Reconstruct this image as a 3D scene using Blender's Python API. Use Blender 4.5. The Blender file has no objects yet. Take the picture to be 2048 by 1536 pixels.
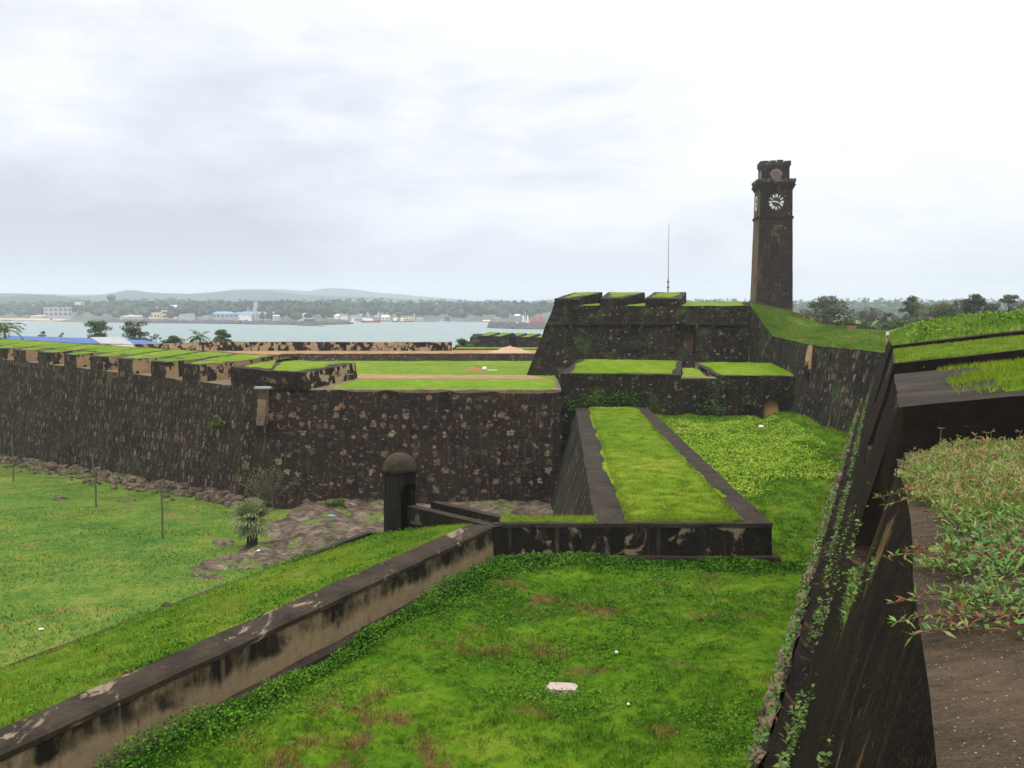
import bpy, math, random
import numpy as np
from mathutils import Vector, noise

# ------------------------------------------------------------------ camera, sky, sun
S = bpy.context.scene
C = S.collection
R = math.radians
random.seed(7)
rng = np.random.default_rng(7)
F = 2000.0
PITCH = math.atan(156 / F)
cam_d = bpy.data.cameras.new('camera')
cam = bpy.data.objects.new('camera', cam_d)
C.objects.link(cam)
cam.location = (0, 0, 0)
cam.rotation_euler = (math.pi / 2 - PITCH, 0, 0)
cam_d.sensor_width = 36
cam_d.lens = F / 2048 * 36
cam_d.clip_start = 0.1
cam_d.clip_end = 40000
S.camera = cam

S.view_settings.view_transform = 'Standard'
S.view_settings.look = 'None'
S.view_settings.gamma = 1
S.view_settings.exposure = 0.22
S.cycles.use_denoising = True
S.cycles.max_bounces = 6
S.cycles.volume_bounces = 1
S.cycles.diffuse_bounces = 3

SUN_EL, SUN_AZ = 58, 215     # degrees; azimuth clockwise from +Y
sd = bpy.data.lights.new('sun', 'SUN')
sd.energy = 1.1
sd.angle = R(14)
sd.color = (1, 0.95, 0.87)
so = bpy.data.objects.new('sun', sd)
C.objects.link(so)
so.rotation_euler = (R(90 - SUN_EL), 0, R(180 - SUN_AZ))
so.location = (0, 0, 60)


class NT:
    """tiny helper for node trees"""
    def __init__(s, tree):
        s.t = tree
        s.n = tree.nodes
        s.l = tree.links

    def node(s, typ, ins=None, **kw):
        nd = s.n.new(typ)
        for k, v in kw.items():
            setattr(nd, k, v)
        for k, v in (ins or {}).items():
            s.put(nd.inputs[k], v)
        return nd

    def put(s, sock, v):
        if isinstance(v, bpy.types.NodeSocket):
            s.l.new(v, sock)
        elif isinstance(v, (tuple, list)) and sock.type == 'RGBA' and len(v) == 3:
            sock.default_value = (*v, 1)
        else:
            sock.default_value = v

    def math(s, op, a, b=0.0, c=0.0, clamp=False):
        nd = s.node('ShaderNodeMath', operation=op, use_clamp=clamp)
        s.put(nd.inputs[0], a)
        s.put(nd.inputs[1], b)
        s.put(nd.inputs[2], c)
        return nd.outputs[0]

    def mix(s, f, a, b, blend='MIX'):
        nd = s.node('ShaderNodeMix', data_type='RGBA', blend_type=blend)
        s.put(nd.inputs[0], f)
        s.put(nd.inputs[6], a)
        s.put(nd.inputs[7], b)
        return nd.outputs[2]

    def noise(s, vec, scale, detail=3, rough=.55, dist=0.0, out=0, dim='3D'):
        nd = s.node('ShaderNodeTexNoise', {'Scale': scale, 'Detail': detail, 'Roughness': rough, 'Distortion': dist}, noise_dimensions=dim)
        s.l.new(vec, nd.inputs['Vector'])
        return nd.outputs[out]

    def ramp(s, f, stops, interp='LINEAR'):
        nd = s.node('ShaderNodeValToRGB')
        cr = nd.color_ramp
        cr.interpolation = interp
        while len(cr.elements) > 1:
            cr.elements.remove(cr.elements[-1])
        for i, (p, c) in enumerate(stops):
            e = cr.elements[0] if i == 0 else cr.elements.new(p)
            e.position = p
            if isinstance(c, (int, float)):
                c = (c, c, c)
            e.color = (*c, 1)
        s.put(nd.inputs[0], f)
        return nd.outputs[0]

    def step(s, f, a, b):
        nd = s.node('ShaderNodeMapRange', {'From Min': a, 'From Max': b}, interpolation_type='SMOOTHSTEP')
        s.put(nd.inputs[0], f)
        return nd.outputs[0]

    def scale(s, vec, sc, loc=(0, 0, 0)):
        nd = s.node('ShaderNodeMapping', {'Scale': sc, 'Location': loc})
        s.l.new(vec, nd.inputs[0])
        return nd.outputs[0]

    def addv(s, a, b):
        nd = s.node('ShaderNodeVectorMath', operation='ADD')
        s.put(nd.inputs[0], a)
        s.put(nd.inputs[1], b)
        return nd.outputs[0]

    def mulv(s, a, k):
        nd = s.node('ShaderNodeVectorMath', operation='SCALE')
        s.put(nd.inputs[0], a)
        nd.inputs['Scale'].default_value = k
        return nd.outputs[0]


w = bpy.data.worlds.new('World')
S.world = w
w.use_nodes = True
W = NT(w.node_tree)
W.n.clear()
tc = W.node('ShaderNodeTexCoord').outputs['Generated']
sky = W.node('ShaderNodeTexSky', sky_type='NISHITA', sun_disc=False)
sky.sun_elevation = R(SUN_EL)
sky.sun_rotation = R(SUN_AZ)
sky.air_density = 1.3
sky.dust_density = 3.0
sep = W.node('ShaderNodeSeparateXYZ')
W.l.new(tc, sep.inputs[0])
X_, Y_, Z_ = sep.outputs
cv = W.scale(tc, (1.7, 1.7, 4.6))
wob = W.noise(W.scale(tc, (1.2, 1.2, 4.0), (3, 1, 5)), 2.0, 4, .5)
cl = W.noise(cv, 1.7, 6, .55, .35)
cl2 = W.noise(W.scale(tc, (3, 3, 9), (2, 5, 1)), 2.4, 6, .6, .5)
# cloud thickness: heavier to the left and low, thinner to the right
side = W.math('MULTIPLY', W.math('MAXIMUM', X_, -.25), .85)
low = W.math('SUBTRACT', 1.0, W.step(Z_, .0, .20))
dark = W.math('ADD', W.math('MULTIPLY', W.math('SUBTRACT', cl, .5), 1.7), W.math('MULTIPLY', W.math('SUBTRACT', cl2, .5), .7))
dark = W.math('ADD', dark, W.math('MULTIPLY', low, .60))
dark = W.math('SUBTRACT', dark, side)
cloud = W.ramp(W.math('ADD', dark, .20, clamp=True), [(0.0, (.92, .92, .94)), (.3, (.83, .845, .895)), (.6, (.655, .68, .75)), (1.0, (.47, .50, .57))])
up = W.step(Z_, .33, .95)
gain = W.math('ADD', W.math('MULTIPLY', up, 1.6), 1.0)
gain = W.math('MULTIPLY', gain, 10.5)
sc_ = W.node('ShaderNodeVectorMath', operation='SCALE')
W.l.new(cloud, sc_.inputs[0])
W.l.new(gain, sc_.inputs['Scale'])
mx = W.mix(.93, sky.outputs[0], sc_.outputs[0])
bg = W.node('ShaderNodeBackground', {'Strength': .1})
W.l.new(mx, bg.inputs[0])
W.l.new(bg.outputs[0], W.node('ShaderNodeOutputWorld').inputs[0])

# ------------------------------------------------------------------ helpers


def P(u, v, d):
    """world point at depth Y = d metres along the sight line of photo pixel (u, v)"""
    x, y = (u - 1024) / F, (768 - v) / F
    k = d / (math.cos(PITCH) + y * math.sin(PITCH))
    return Vector((x * k, d, (-math.sin(PITCH) + y * math.cos(PITCH)) * k))


def Pz(u, v, z):
    x, y = (u - 1024) / F, (768 - v) / F
    k = z / (-math.sin(PITCH) + y * math.cos(PITCH))
    return Vector((x * k, (math.cos(PITCH) + y * math.sin(PITCH)) * k, z))


def tag(o, label=None, cat=None, group=None, kind=None):
    if label: o['label'] = label
    if cat: o['category'] = cat
    if group: o['group'] = group
    if kind: o['kind'] = kind
    return o


def empty(name, loc=(0, 0, 0), rz=0, **kw):
    o = bpy.data.objects.new(name, None)
    C.objects.link(o)
    o.location = loc
    o.rotation_euler = (0, 0, rz)
    o.empty_display_size = .3
    return tag(o, **kw)


def link_mesh(name, me, parent=None, world=False):
    o = bpy.data.objects.new(name, me)
    C.objects.link(o)
    if parent is not None:
        o.parent = parent
        if world:
            m = parent_matrix(parent)
            o.matrix_parent_inverse = m.inverted()
    return o


def parent_matrix(o):
    from mathutils import Matrix, Euler
    m = Matrix.Translation(o.location) @ o.rotation_euler.to_matrix().to_4x4()
    if o.parent is not None:
        m = parent_matrix(o.parent) @ o.matrix_parent_inverse @ m
    return m


def nz(p, f, s=0.0):
    return noise.noise(Vector((p[0] * f + s, p[1] * f - s, p[2] * f + s * .5)))


class MB:
    def __init__(s):
        s.v, s.f, s.m = [], [], []

    def poly(s, pts, m=0):
        i = len(s.v)
        s.v += [tuple(p) for p in pts]
        s.f.append(tuple(range(i, i + len(pts))))
        s.m.append(m)

    def quad(s, a, b, c, d, step=0, m=0, nu=None, nv=None):
        a, b, c, d = map(Vector, (a, b, c, d))
        if nu is None:
            nu = max(1, math.ceil(max((b - a).length, (c - d).length) / step)) if step else 1
        if nv is None:
            nv = max(1, math.ceil(max((d - a).length, (c - b).length) / step)) if step else 1
        i0 = len(s.v)
        for j in range(nv + 1):
            t = j / nv
            p, q = a.lerp(d, t), b.lerp(c, t)
            for i in range(nu + 1):
                s.v.append(tuple(p.lerp(q, i / nu)))
        for j in range(nv):
            for i in range(nu):
                k = i0 + j * (nu + 1) + i
                s.f.append((k, k + 1, k + nu + 2, k + nu + 1))
                s.m.append(m)

    def solid(s, bot, top, step=0, m=0, mt=None, cap_bottom=False):
        """prism between two outlines listed counter-clockwise seen from above"""
        n = len(bot)
        for i in range(n):
            j = (i + 1) % n
            s.quad(bot[i], bot[j], top[j], top[i], step, m)
        mt = m if mt is None else mt
        if n == 4:
            s.quad(top[0], top[1], top[2], top[3], step, mt)
        else:
            s.poly(top, mt)
        if cap_bottom:
            s.poly(list(reversed(bot)), m)

    def box(s, x0, x1, y0, y1, z0, z1, m=0, step=0):
        s.solid([(x0, y0, z0), (x1, y0, z0), (x1, y1, z0), (x0, y1, z0)], [(x0, y0, z1), (x1, y0, z1), (x1, y1, z1), (x0, y1, z1)], step, m, cap_bottom=True)

    def lathe(s, prof, n=20, cen=(0, 0, 0), m=0, sx=1, sy=1):
        i0 = len(s.v)
        for r, z in prof:
            for k in range(n):
                a = 2 * math.pi * k / n
                s.v.append((cen[0] + r * math.cos(a) * sx, cen[1] + r * math.sin(a) * sy, cen[2] + z))
        for j in range(len(prof) - 1):
            for k in range(n):
                a, b = i0 + j * n + k, i0 + j * n + (k + 1) % n
                s.f.append((a, b, b + n, a + n))
                s.m.append(m)

    def tube(s, pts, rads, n=6, m=0):
        pts = [Vector(p) for p in pts]
        i0 = len(s.v)
        for i, p in enumerate(pts):
            d = (pts[min(i + 1, len(pts) - 1)] - pts[max(i - 1, 0)])
            d = d.normalized() if d.length > 1e-6 else Vector((0, 0, 1))
            x = d.cross(Vector((0.13, 1, 0.05))).normalized()
            y = d.cross(x)
            for k in range(n):
                a = 2 * math.pi * k / n
                s.v.append(tuple(p + (x * math.cos(a) + y * math.sin(a)) * rads[i]))
        for i in range(len(pts) - 1):
            for k in range(n):
                a, b = i0 + i * n + k, i0 + i * n + (k + 1) % n
                s.f.append((a, b, b + n, a + n))
                s.m.append(m)
        s.f.append(tuple(i0 + (len(pts) - 1) * n + k for k in range(n)))
        s.m.append(m)
        s.f.append(tuple(i0 + n - 1 - k for k in range(n)))
        s.m.append(m)

    def blob(s, c, r, seed=0, amp=.25, sub=2, m=0, flat=None):
        """a lumpy stone: latitude/longitude ball with noise"""
        nl, nn = 4 + sub * 2, 6 + sub * 3
        i0 = len(s.v)
        for j in range(nl + 1):
            th = math.pi * j / nl
            for k in range(nn):
                a = 2 * math.pi * k / nn
                d = Vector((math.sin(th) * math.cos(a), math.sin(th) * math.sin(a), math.cos(th)))
                q = 1 + amp * noise.noise(d * 1.6 + Vector((seed * 3.1, seed, -seed)))+amp*.4 * noise.noise(d * 4.6 + Vector((seed * 3.1, seed, -seed)))
                s.v.append((c[0] + d.x * r[0] * q, c[1] + d.y * r[1] * q, c[2] + d.z * r[2] * q))
        for j in range(nl):
            for k in range(nn):
                a, b = i0 + j * nn + k, i0 + j * nn + (k + 1) % nn
                s.f.append((a, a + nn, b + nn, b))
                s.m.append(m)

    def build(s, name, mats, parent=None, disp=0.0, smooth=False, merge=False, world=True, uvk=1.0, dfreq=.7):
        v = np.array(s.v, dtype=np.float64)
        if disp:
            out = []
            for p in s.v:
                q = Vector(p)
                o = noise.noise_vector(q * dfreq) * disp + noise.noise_vector(q * dfreq * 4.1) * disp * .45
                out.append((p[0] + o[0], p[1] + o[1], p[2] + o[2] * .6))
            v = np.array(out)
        me = bpy.data.meshes.new(name)
        me.from_pydata(v.tolist(), [], s.f)
        if not isinstance(mats, (list, tuple)):
            mats = [mats]
        for mm in mats:
            me.materials.append(mm)
        if len(mats) > 1:
            me.polygons.foreach_set('material_index', s.m)
        # metric UVs: u along the wall, v up it
        uv = me.uv_layers.new(name='UVMap')
        for pl in me.polygons:
            n = pl.normal
            if abs(n.z) > .85:
                for li in pl.loop_indices:
                    c = v[me.loops[li].vertex_index]
                    uv.data[li].uv = (c[0], c[1])
            else:
                h = math.hypot(n.x, n.y)
                # snap direction so neighbours on one wall share a frame
                an = round(math.atan2(n.y, n.x) / R(12)) * R(12)
                tx, ty = -math.sin(an), math.cos(an)
                for li in pl.loop_indices:
                    c = v[me.loops[li].vertex_index]
                    uv.data[li].uv = (c[0] * tx + c[1] * ty, c[2])
        if smooth:
            me.polygons.foreach_set('use_smooth', [True] * len(me.polygons))
        if merge:
            import bmesh
            bm = bmesh.new()
            bm.from_mesh(me)
            bmesh.ops.remove_doubles(bm, verts=bm.verts, dist=1e-3)
            bm.to_mesh(me)
            bm.free()
        me.update()
        return link_mesh(name, me, parent, world and parent is not None)


def np_mesh(name, verts, faces, mats, parent=None, rnd=None, smooth=False):
    """fast mesh from numpy: verts (N,3), faces (M,k) all of one size; rnd: per-vertex random value"""
    me = bpy.data.meshes.new(name)
    nv, (nf, k) = len(verts), faces.shape
    me.vertices.add(nv)
    me.vertices.foreach_set('co', verts.astype(np.float32).ravel())
    me.loops.add(nf * k)
    me.loops.foreach_set('vertex_index', faces.astype(np.int32).ravel())
    me.polygons.add(nf)
    me.polygons.foreach_set('loop_start', np.arange(0, nf * k, k, dtype=np.int32))
    me.polygons.foreach_set('loop_total', np.full(nf, k, dtype=np.int32))
    me.update(calc_edges=True)
    if smooth:
        me.polygons.foreach_set('use_smooth', np.ones(nf, dtype=bool))
    if rnd is not None:
        a = me.attributes.new('rnd', 'FLOAT', 'POINT')
        a.data.foreach_set('value', rnd.astype(np.float32))
    me.materials.append(mats)
    return link_mesh(name, me, parent, parent is not None)


def blades(pts, h, wd, lean=.5, rn=None):
    """one narrow triangle per blade"""
    n = len(pts)
    a = rng.uniform(0, 2 * np.pi, n)
    h = h * rng.uniform(.55, 1.25, n)
    wd = wd * rng.uniform(.7, 1.3, n)
    la = rng.uniform(0, 2 * np.pi, n)
    lm = lean * rng.uniform(0, 1, n) * h
    sx, sy = np.cos(a) * wd * .5, np.sin(a) * wd * .5
    v = np.empty((n, 3, 3))
    v[:, 0] = pts + np.stack([sx, sy, -.02 + 0 * sx], 1)
    v[:, 1] = pts - np.stack([sx, sy, .02 + 0 * sx], 1)
    v[:, 2] = pts + np.stack([np.cos(la) * lm, np.sin(la) * lm, h], 1)
    f = np.arange(n * 3).reshape(n, 3)
    r = np.repeat(rng.random(n) if rn is None else rn, 3)
    return v.reshape(-1, 3), f, r


def leaves(pts, ln, wd, up=.35, rn=None, direc=None):
    """one kite-shaped leaf per point; up: how far leaves stand up"""
    n = len(pts)
    if direc is None:
        a = rng.uniform(0, 2 * np.pi, n)
        el = rng.normal(up, .45, n)
        d = np.stack([np.cos(a) * np.cos(el), np.sin(a) * np.cos(el), np.sin(el)], 1)
    else:
        d = direc
    d /= np.linalg.norm(d, axis=1)[:, None] + 1e-9
    q = rng.normal(0, 1, (n, 3))
    q[:, 2] *= .4
    s = np.cross(d, q)
    s = np.cross(d, np.array([0, 0, 1.0]) + .5 * q)
    s /= np.linalg.norm(s, axis=1)[:, None] + 1e-9
    ln = (ln * rng.uniform(.6, 1.3, n))[:, None]
    wd = (wd * rng.uniform(.7, 1.3, n))[:, None]
    v = np.empty((n, 4, 3))
    nrm = np.cross(s, d)
    v[:, 0] = pts
    v[:, 1] = pts + d * ln * .45 + s * wd * .5 + nrm * ln * .08
    v[:, 2] = pts + d * ln
    v[:, 3] = pts + d * ln * .45 - s * wd * .5 + nrm * ln * .08
    f = np.arange(n * 4).reshape(n, 4)
    r = np.repeat(rng.random(n) if rn is None else rn, 4)
    return v.reshape(-1, 3), f, r


def samp(a, b, c, d, n):
    a, b, c, d = (np.array(p, dtype=float) for p in (a, b, c, d))
    u, v = rng.random(n)[:, None], rng.random(n)[:, None]
    return (a * (1 - u) + b * u) * (1 - v) + (d * (1 - u) + c * u) * v


def nfield(x, y, f, seed=0.0):
    """cheap smooth random field from sines, about -1..1"""
    r = np.random.default_rng(int(seed * 10) + 3)
    out = 0
    for k in range(9):
        a = r.uniform(0, 2 * np.pi)
        fr = f * r.uniform(.5, 1.7)
        out = out + np.sin((x * np.cos(a) + y * np.sin(a)) * fr + r.uniform(0, 6.28) + 1.3 * np.sin((y * np.cos(a) - x * np.sin(a)) * fr * .7 + k))
    return out / 4.5


# ------------------------------------------------------------------ materials
def new_mat(name):
    m = bpy.data.materials.new(name)
    m.use_nodes = True
    t = NT(m.node_tree)
    t.n.clear()
    return m, t


def finish(t, col, rough=.9, bump=None, bs=.4, bd=.05, spec=.2, metal=0.0, trans=0.0, upn=0.0):
    ps = t.node('ShaderNodeBsdfPrincipled', {'Roughness': rough, 'Specular IOR Level': spec, 'Metallic': metal})
    t.put(ps.inputs['Base Color'], col)
    if bump is not None:
        b = t.node('ShaderNodeBump', {'Strength': bs, 'Distance': bd})
        t.l.new(bump, b.inputs['Height'])
        t.l.new(b.outputs[0], ps.inputs['Normal'])
    o = t.node('ShaderNodeOutputMaterial')
    un = None
    if upn:      # soft mown look: blade normals lean towards the lie of the turf
        g = t.node('ShaderNodeNewGeometry').outputs['Normal']
        nn_ = t.node('ShaderNodeVectorMath', operation='NORMALIZE')
        t.l.new(t.addv(t.mulv(g, 1 - upn), (0, 0, upn)), nn_.inputs[0])
        un = nn_.outputs[0]
        t.l.new(un, ps.inputs['Normal'])
    if trans:
        tr = t.node('ShaderNodeBsdfTranslucent')
        t.put(tr.inputs[0], col)
        ms = t.node('ShaderNodeMixShader', {0: trans})
        t.l.new(ps.outputs[0], ms.inputs[1])
        t.l.new(tr.outputs[0], ms.inputs[2])
        t.l.new(ms.outputs[0], o.inputs[0])
    else:
        t.l.new(ps.outputs[0], o.inputs[0])


def plain(name, col, rough=.8, var=.25, scale=1.0, metal=0.0, spec=.3):
    m, t = new_mat(name)
    pos = t.node('ShaderNodeNewGeometry').outputs['Position']
    n = t.noise(pos, scale, 4)
    c = t.mix(n, tuple(x * (1 - var) for x in col), tuple(min(1, x * (1 + var)) for x in col))
    finish(t, c, rough, n, .2, .02, spec, metal)
    return m


def grass(name, dk, md, lt, brown=.0, s=1.0, bump=.6, blade=False, browncol=(.13, .065, .03), rv=.22):
    m, t = new_mat(name)
    pos = t.node('ShaderNodeNewGeometry').outputs['Position']
    flat = t.scale(pos, (1, 1, .3))
    n1 = t.noise(flat, .16 * s, 3, .55, .4)
    n2 = t.noise(flat, .85 * s, 4, .6, .3)
    n3 = t.noise(flat, 4.5 * s, 5, .7)
    k = t.math('ADD', t.math('MULTIPLY', n1, .28), t.math('ADD', t.math('MULTIPLY', n2, .36), t.math('MULTIPLY', n3, .36)))
    if blade:
        at = t.node('ShaderNodeAttribute', attribute_name='rnd').outputs['Fac']
        k = t.math('ADD', k, t.math('MULTIPLY', t.math('SUBTRACT', at, .5), rv))
    c = t.ramp(k, [(.37, dk), (.49, md), (.62, lt)])
    if brown:
        b1 = t.noise(t.scale(flat, (1, 1, 1), (7, 3, 2)), .42 * s, 5, .62, .5)
        b2 = t.noise(flat, 9 * s, 2)
        bb = t.step(t.math('ADD', b1, t.math('MULTIPLY', b2, .12)), .70 - brown * .14, .78 - brown * .12)
        c = t.mix(t.math('MULTIPLY', bb, .75), c, browncol)
    h = t.math('ADD', t.noise(pos, 9 * s, 4, .7), t.math('MULTIPLY', t.noise(pos, 2.2 * s, 3), .8))
    finish(t, c, .85, None if blade else h, bump, .12, .02, trans=.12 if blade else 0, upn=.6 if blade else 0)
    return m


def wall(name, dark=(.018, .015, .013), brown=(.05, .036, .025), stone=.5, ssize=.8, rowk=1.3, plaster=0.0, pcol=(.30, .235, .15), moss=.2,
         streak=.3, bump=.6, tall=1.0, pstretch=1.0, grad=None, speck=.0, pscale=.45, soft=.02, grit=0):
    """old lime and cabook masonry blackened by algae. UV in metres."""
    dark = tuple(x * .66 for x in dark)
    brown = tuple(x * .74 for x in brown)
    m, t = new_mat(name)
    uv = t.node('ShaderNodeUVMap').outputs[0]
    pos = t.node('ShaderNodeNewGeometry').outputs['Position']
    a = t.noise(uv, .35, 5, .6, .3)
    b = t.noise(uv, 3.0, 4, .65)
    k = t.math('ADD', t.math('MULTIPLY', a, .6), t.math('MULTIPLY', b, .4))
    c = t.ramp(k, [(.38, dark), (.62, brown)])
    hgt = t.math('MULTIPLY', b, .5)
    if streak:
        st = t.noise(t.scale(uv, (2.6, .16, 1)), 1.3, 6, .68, .25)
        sa = t.noise(uv, .22, 3)
        sm = t.step(t.math('ADD', st, t.math('MULTIPLY', sa, .25)), .66, .84)
        c = t.mix(t.math('MULTIPLY', sm, streak), c, tuple(x * .72 for x in pcol))
        sd_ = t.step(t.noise(t.scale(uv, (2.0, .12, 1), (9, 4, 0)), 1.5, 5, .6), .5, .7)
        c = t.mix(t.math('MULTIPLY', sd_, streak * .8), c, tuple(x * .8 for x in dark))
    if stone:
        wv = t.node('ShaderNodeTexNoise', {'Scale': 1.6 / ssize, 'Detail': 4, 'Roughness': .6})
        t.l.new(uv, wv.inputs['Vector'])
        d = t.addv(uv, t.mulv(t.addv(wv.outputs['Color'], (-.5, -.5, -.5)), .75 * ssize))
        for (q, amt, off_) in ((.42, .45, 5.3), (1.0, 1.0, 0.0)):
            sz = ssize * q
            sc = t.scale(d, (1 / sz, rowk / sz / tall, 1), (off_, off_, 0))
            vo = t.node('ShaderNodeTexVoronoi', {'Scale': 1.0, 'Randomness': .85}, voronoi_dimensions='2D', feature='F1', distance='MINKOWSKI')
            vo.inputs['Exponent'].default_value = 3.0
            t.l.new(sc, vo.inputs['Vector'])
            sp = t.node('ShaderNodeSeparateColor')
            t.l.new(vo.outputs['Color'], sp.inputs[0])
            r1, r2, r3 = sp.outputs
            area = t.noise(t.scale(uv, (.5, 1, 1), (off_, 0, 0)), .30, 3, .6)
            keep = t.step(t.math('ADD', t.math('MULTIPLY', r1, .75), t.math('MULTIPLY', area, .9)), 1.16 - stone * .62, 1.22 - stone * .62)
            rad = t.math('ADD', .06, t.math('MULTIPLY', r2, .30))
            edge = t.math('ADD', vo.outputs['Distance'], t.math('MULTIPLY', t.math('SUBTRACT', b, .5), .5))
            inside = t.math('SUBTRACT', 1.0, t.step(t.math('SUBTRACT', edge, rad), -.07, .05))
            msk = t.math('MULTIPLY', keep, inside)
            scol = t.ramp(r3, [(.0, (.11, .07, .045)), (.22, (.25, .16, .09)), (.45, (.17, .145, .105)), (.6, (.20, .105, .06)), (.8, (.30, .235, .145)), (1, (.09, .08, .07))])
            scol = t.mix(t.step(t.noise(uv, 6, 4, .7), .42, .62), scol, tuple(x * 1.5 for x in brown))
            c = t.mix(t.math('MULTIPLY', msk, t.math('MULTIPLY', amt, t.math('ADD', .15, t.math('MULTIPLY', t.math('FRACT', t.math('MULTIPLY', r2, 7.3)), .8)))), c, scol)
        hgt = t.math('ADD', hgt, t.math('MULTIPLY', inside, .8))
    if plaster:
        p1 = t.noise(t.scale(uv, (1, 1 / pstretch, 1), (13, 2, 0)), pscale, 6, .62, .55)
        p2 = t.noise(t.scale(uv, (2.4, .7, 1)), 1.4, 4, .6)
        pv = t.math('ADD', p1, t.math('MULTIPLY', p2, .22))
        if grad is not None:      # bare lime shows low on the wall where the black crust has not formed
            sx = t.node('ShaderNodeSeparateXYZ')
            t.l.new(uv, sx.inputs[0])
            g = t.step(sx.outputs[1], grad[0], grad[1])
            pv = t.math('ADD', pv, t.math('MULTIPLY', t.math('SUBTRACT', 1.0, g), grad[2]))
        pm = t.step(pv, .78 - plaster * .3 - soft, .78 - plaster * .3 + soft)
        pc = t.mix(t.noise(uv, 2.2, 5, .6), tuple(x * .72 for x in pcol), tuple(x * 1.2 for x in pcol))
        pc = t.mix(t.step(t.noise(t.scale(uv, (1.4, .4, 1)), 4, 5, .7), .52, .75), pc, tuple(x * .35 for x in pcol))
        c = t.mix(pm, c, pc)
        hgt = t.math('ADD', hgt, t.math('MULTIPLY', pm, .35))
    if moss:
        m1 = t.noise(t.scale(pos, (1, 1, 1), (4, 8, 1)), .5, 5, .65, .4)
        mm = t.step(m1, .66 - moss * .22, .76 - moss * .18)
        mm = t.math('MULTIPLY', mm, t.step(t.noise(uv, 8, 3), .38, .6))
        c = t.mix(t.math('MULTIPLY', mm, .75), c, t.mix(b, (.03, .055, .012), (.07, .12, .02)))
    if speck:
        vs = t.node('ShaderNodeTexVoronoi', {'Scale': 14.0, 'Randomness': 1.0}, voronoi_dimensions='3D')
        t.l.new(pos, vs.inputs['Vector'])
        s3 = t.node('ShaderNodeSeparateColor')
        t.l.new(vs.outputs['Color'], s3.inputs[0])
        sk = t.math('MULTIPLY', t.step(s3.outputs[0], 1 - speck, 1.0), t.math('SUBTRACT', 1.0, t.step(vs.outputs['Distance'], .18, .3)))
        c = t.mix(sk, c, (.34, .25, .14))
    hgt = t.math('ADD', hgt, t.math('MULTIPLY', t.noise(uv, 14, 4, .7), .25))
    if grit:
        g1 = t.noise(t.scale(pos, (1, 1, .55)), 5.5, 7, .75)
        g2 = t.noise(pos, 28, 5, .75)
        c = t.mix(t.step(g1, .36, .66), t.mix(.7, c, (.006, .005, .004)), c)
        c = t.mix(t.math('MULTIPLY', t.step(g2, .54, .68), .6), c, (.12, .075, .036))
        hgt = t.math('ADD', hgt, t.math('ADD', t.math('MULTIPLY', g1, 1.1), t.math('MULTIPLY', g2, .45)))
    finish(t, c, .92, hgt, bump, .08, .05)
    return m


def coping(name, dark=(.035, .03, .027), lt=(.11, .09, .07), lichen=.35, speck=0.0, ridges=False, rough_rock=False):
    m, t = new_mat(name)
    pos = t.node('ShaderNodeNewGeometry').outputs['Position']
    a = t.noise(pos, .7, 5, .65, .4)
    b = t.noise(pos, 7, 5, .7)
    c = t.ramp(t.math('ADD', t.math('MULTIPLY', a, .6), t.math('MULTIPLY', b, .4)), [(.36, dark), (.66, lt)])
    if rough_rock:
        v1 = t.node('ShaderNodeTexVoronoi', {'Scale': .75, 'Randomness': 1.0}, feature='DISTANCE_TO_EDGE')
        t.l.new(t.addv(t.scale(pos, (1, 1.6, 1)), t.mulv(t.node('ShaderNodeTexNoise', {'Scale': 1.5, 'Detail': 4}).outputs['Color'], .9)), v1.inputs['Vector'])
        crack = t.math('ADD', t.math('MULTIPLY', t.step(v1.outputs['Distance'], .0, .22), .6), t.math('MULTIPLY', t.noise(pos, 3.5, 5, .7), .55))
        c = t.mix(crack, (.03, .022, .016), c)
        gm = t.step(t.noise(pos, .5, 6, .7, .5), .56, .62)
        c = t.mix(gm, c, t.mix(t.noise(pos, 3, 3), (.04, .10, .008), (.12, .17, .02)))
        b = t.math('ADD', b, t.math('MULTIPLY', crack, 1.2))
    if ridges:
        rg = t.noise(t.scale(pos, (4, 9, 5)), 1, 7, .72, .9)
        gr = t.noise(pos, 70, 4, .7)
        b = t.math('ADD', t.math('MULTIPLY', rg, .6), t.math('MULTIPLY', gr, .5))
        c = t.ramp(t.math('ADD', t.math('MULTIPLY', a, .35), t.math('MULTIPLY', b, .65)), [(.40, dark), (.60, lt)])
    l1 = t.step(t.noise(t.scale(pos, (1, .5, 1), (5, 1, 2)), 1.1, 7, .72, .8), .70 - lichen * .12, .74 - lichen * .1)
    c = t.mix(t.math('MULTIPLY', l1, .8), c, (.26, .20, .13))
    if speck:
        vs = t.node('ShaderNodeTexVoronoi', {'Scale': 62.0 if ridges else 26.0, 'Randomness': 1.0})
        t.l.new(pos, vs.inputs['Vector'])
        s3 = t.node('ShaderNodeSeparateColor')
        t.l.new(vs.outputs['Color'], s3.inputs[0])
        sk = t.math('MULTIPLY', t.step(s3.outputs[0], 1 - speck, 1.0), t.math('SUBTRACT', 1.0, t.step(vs.outputs['Distance'], .2, .32)))
        c = t.mix(sk, c, t.mix(s3.outputs[1], (.42, .22, .09), (.5, .45, .36)))
        b = t.math('ADD', b, t.math('MULTIPLY', sk, .5))
    finish(t, c, .88, b, .7, .03, .08)
    return m


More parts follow.
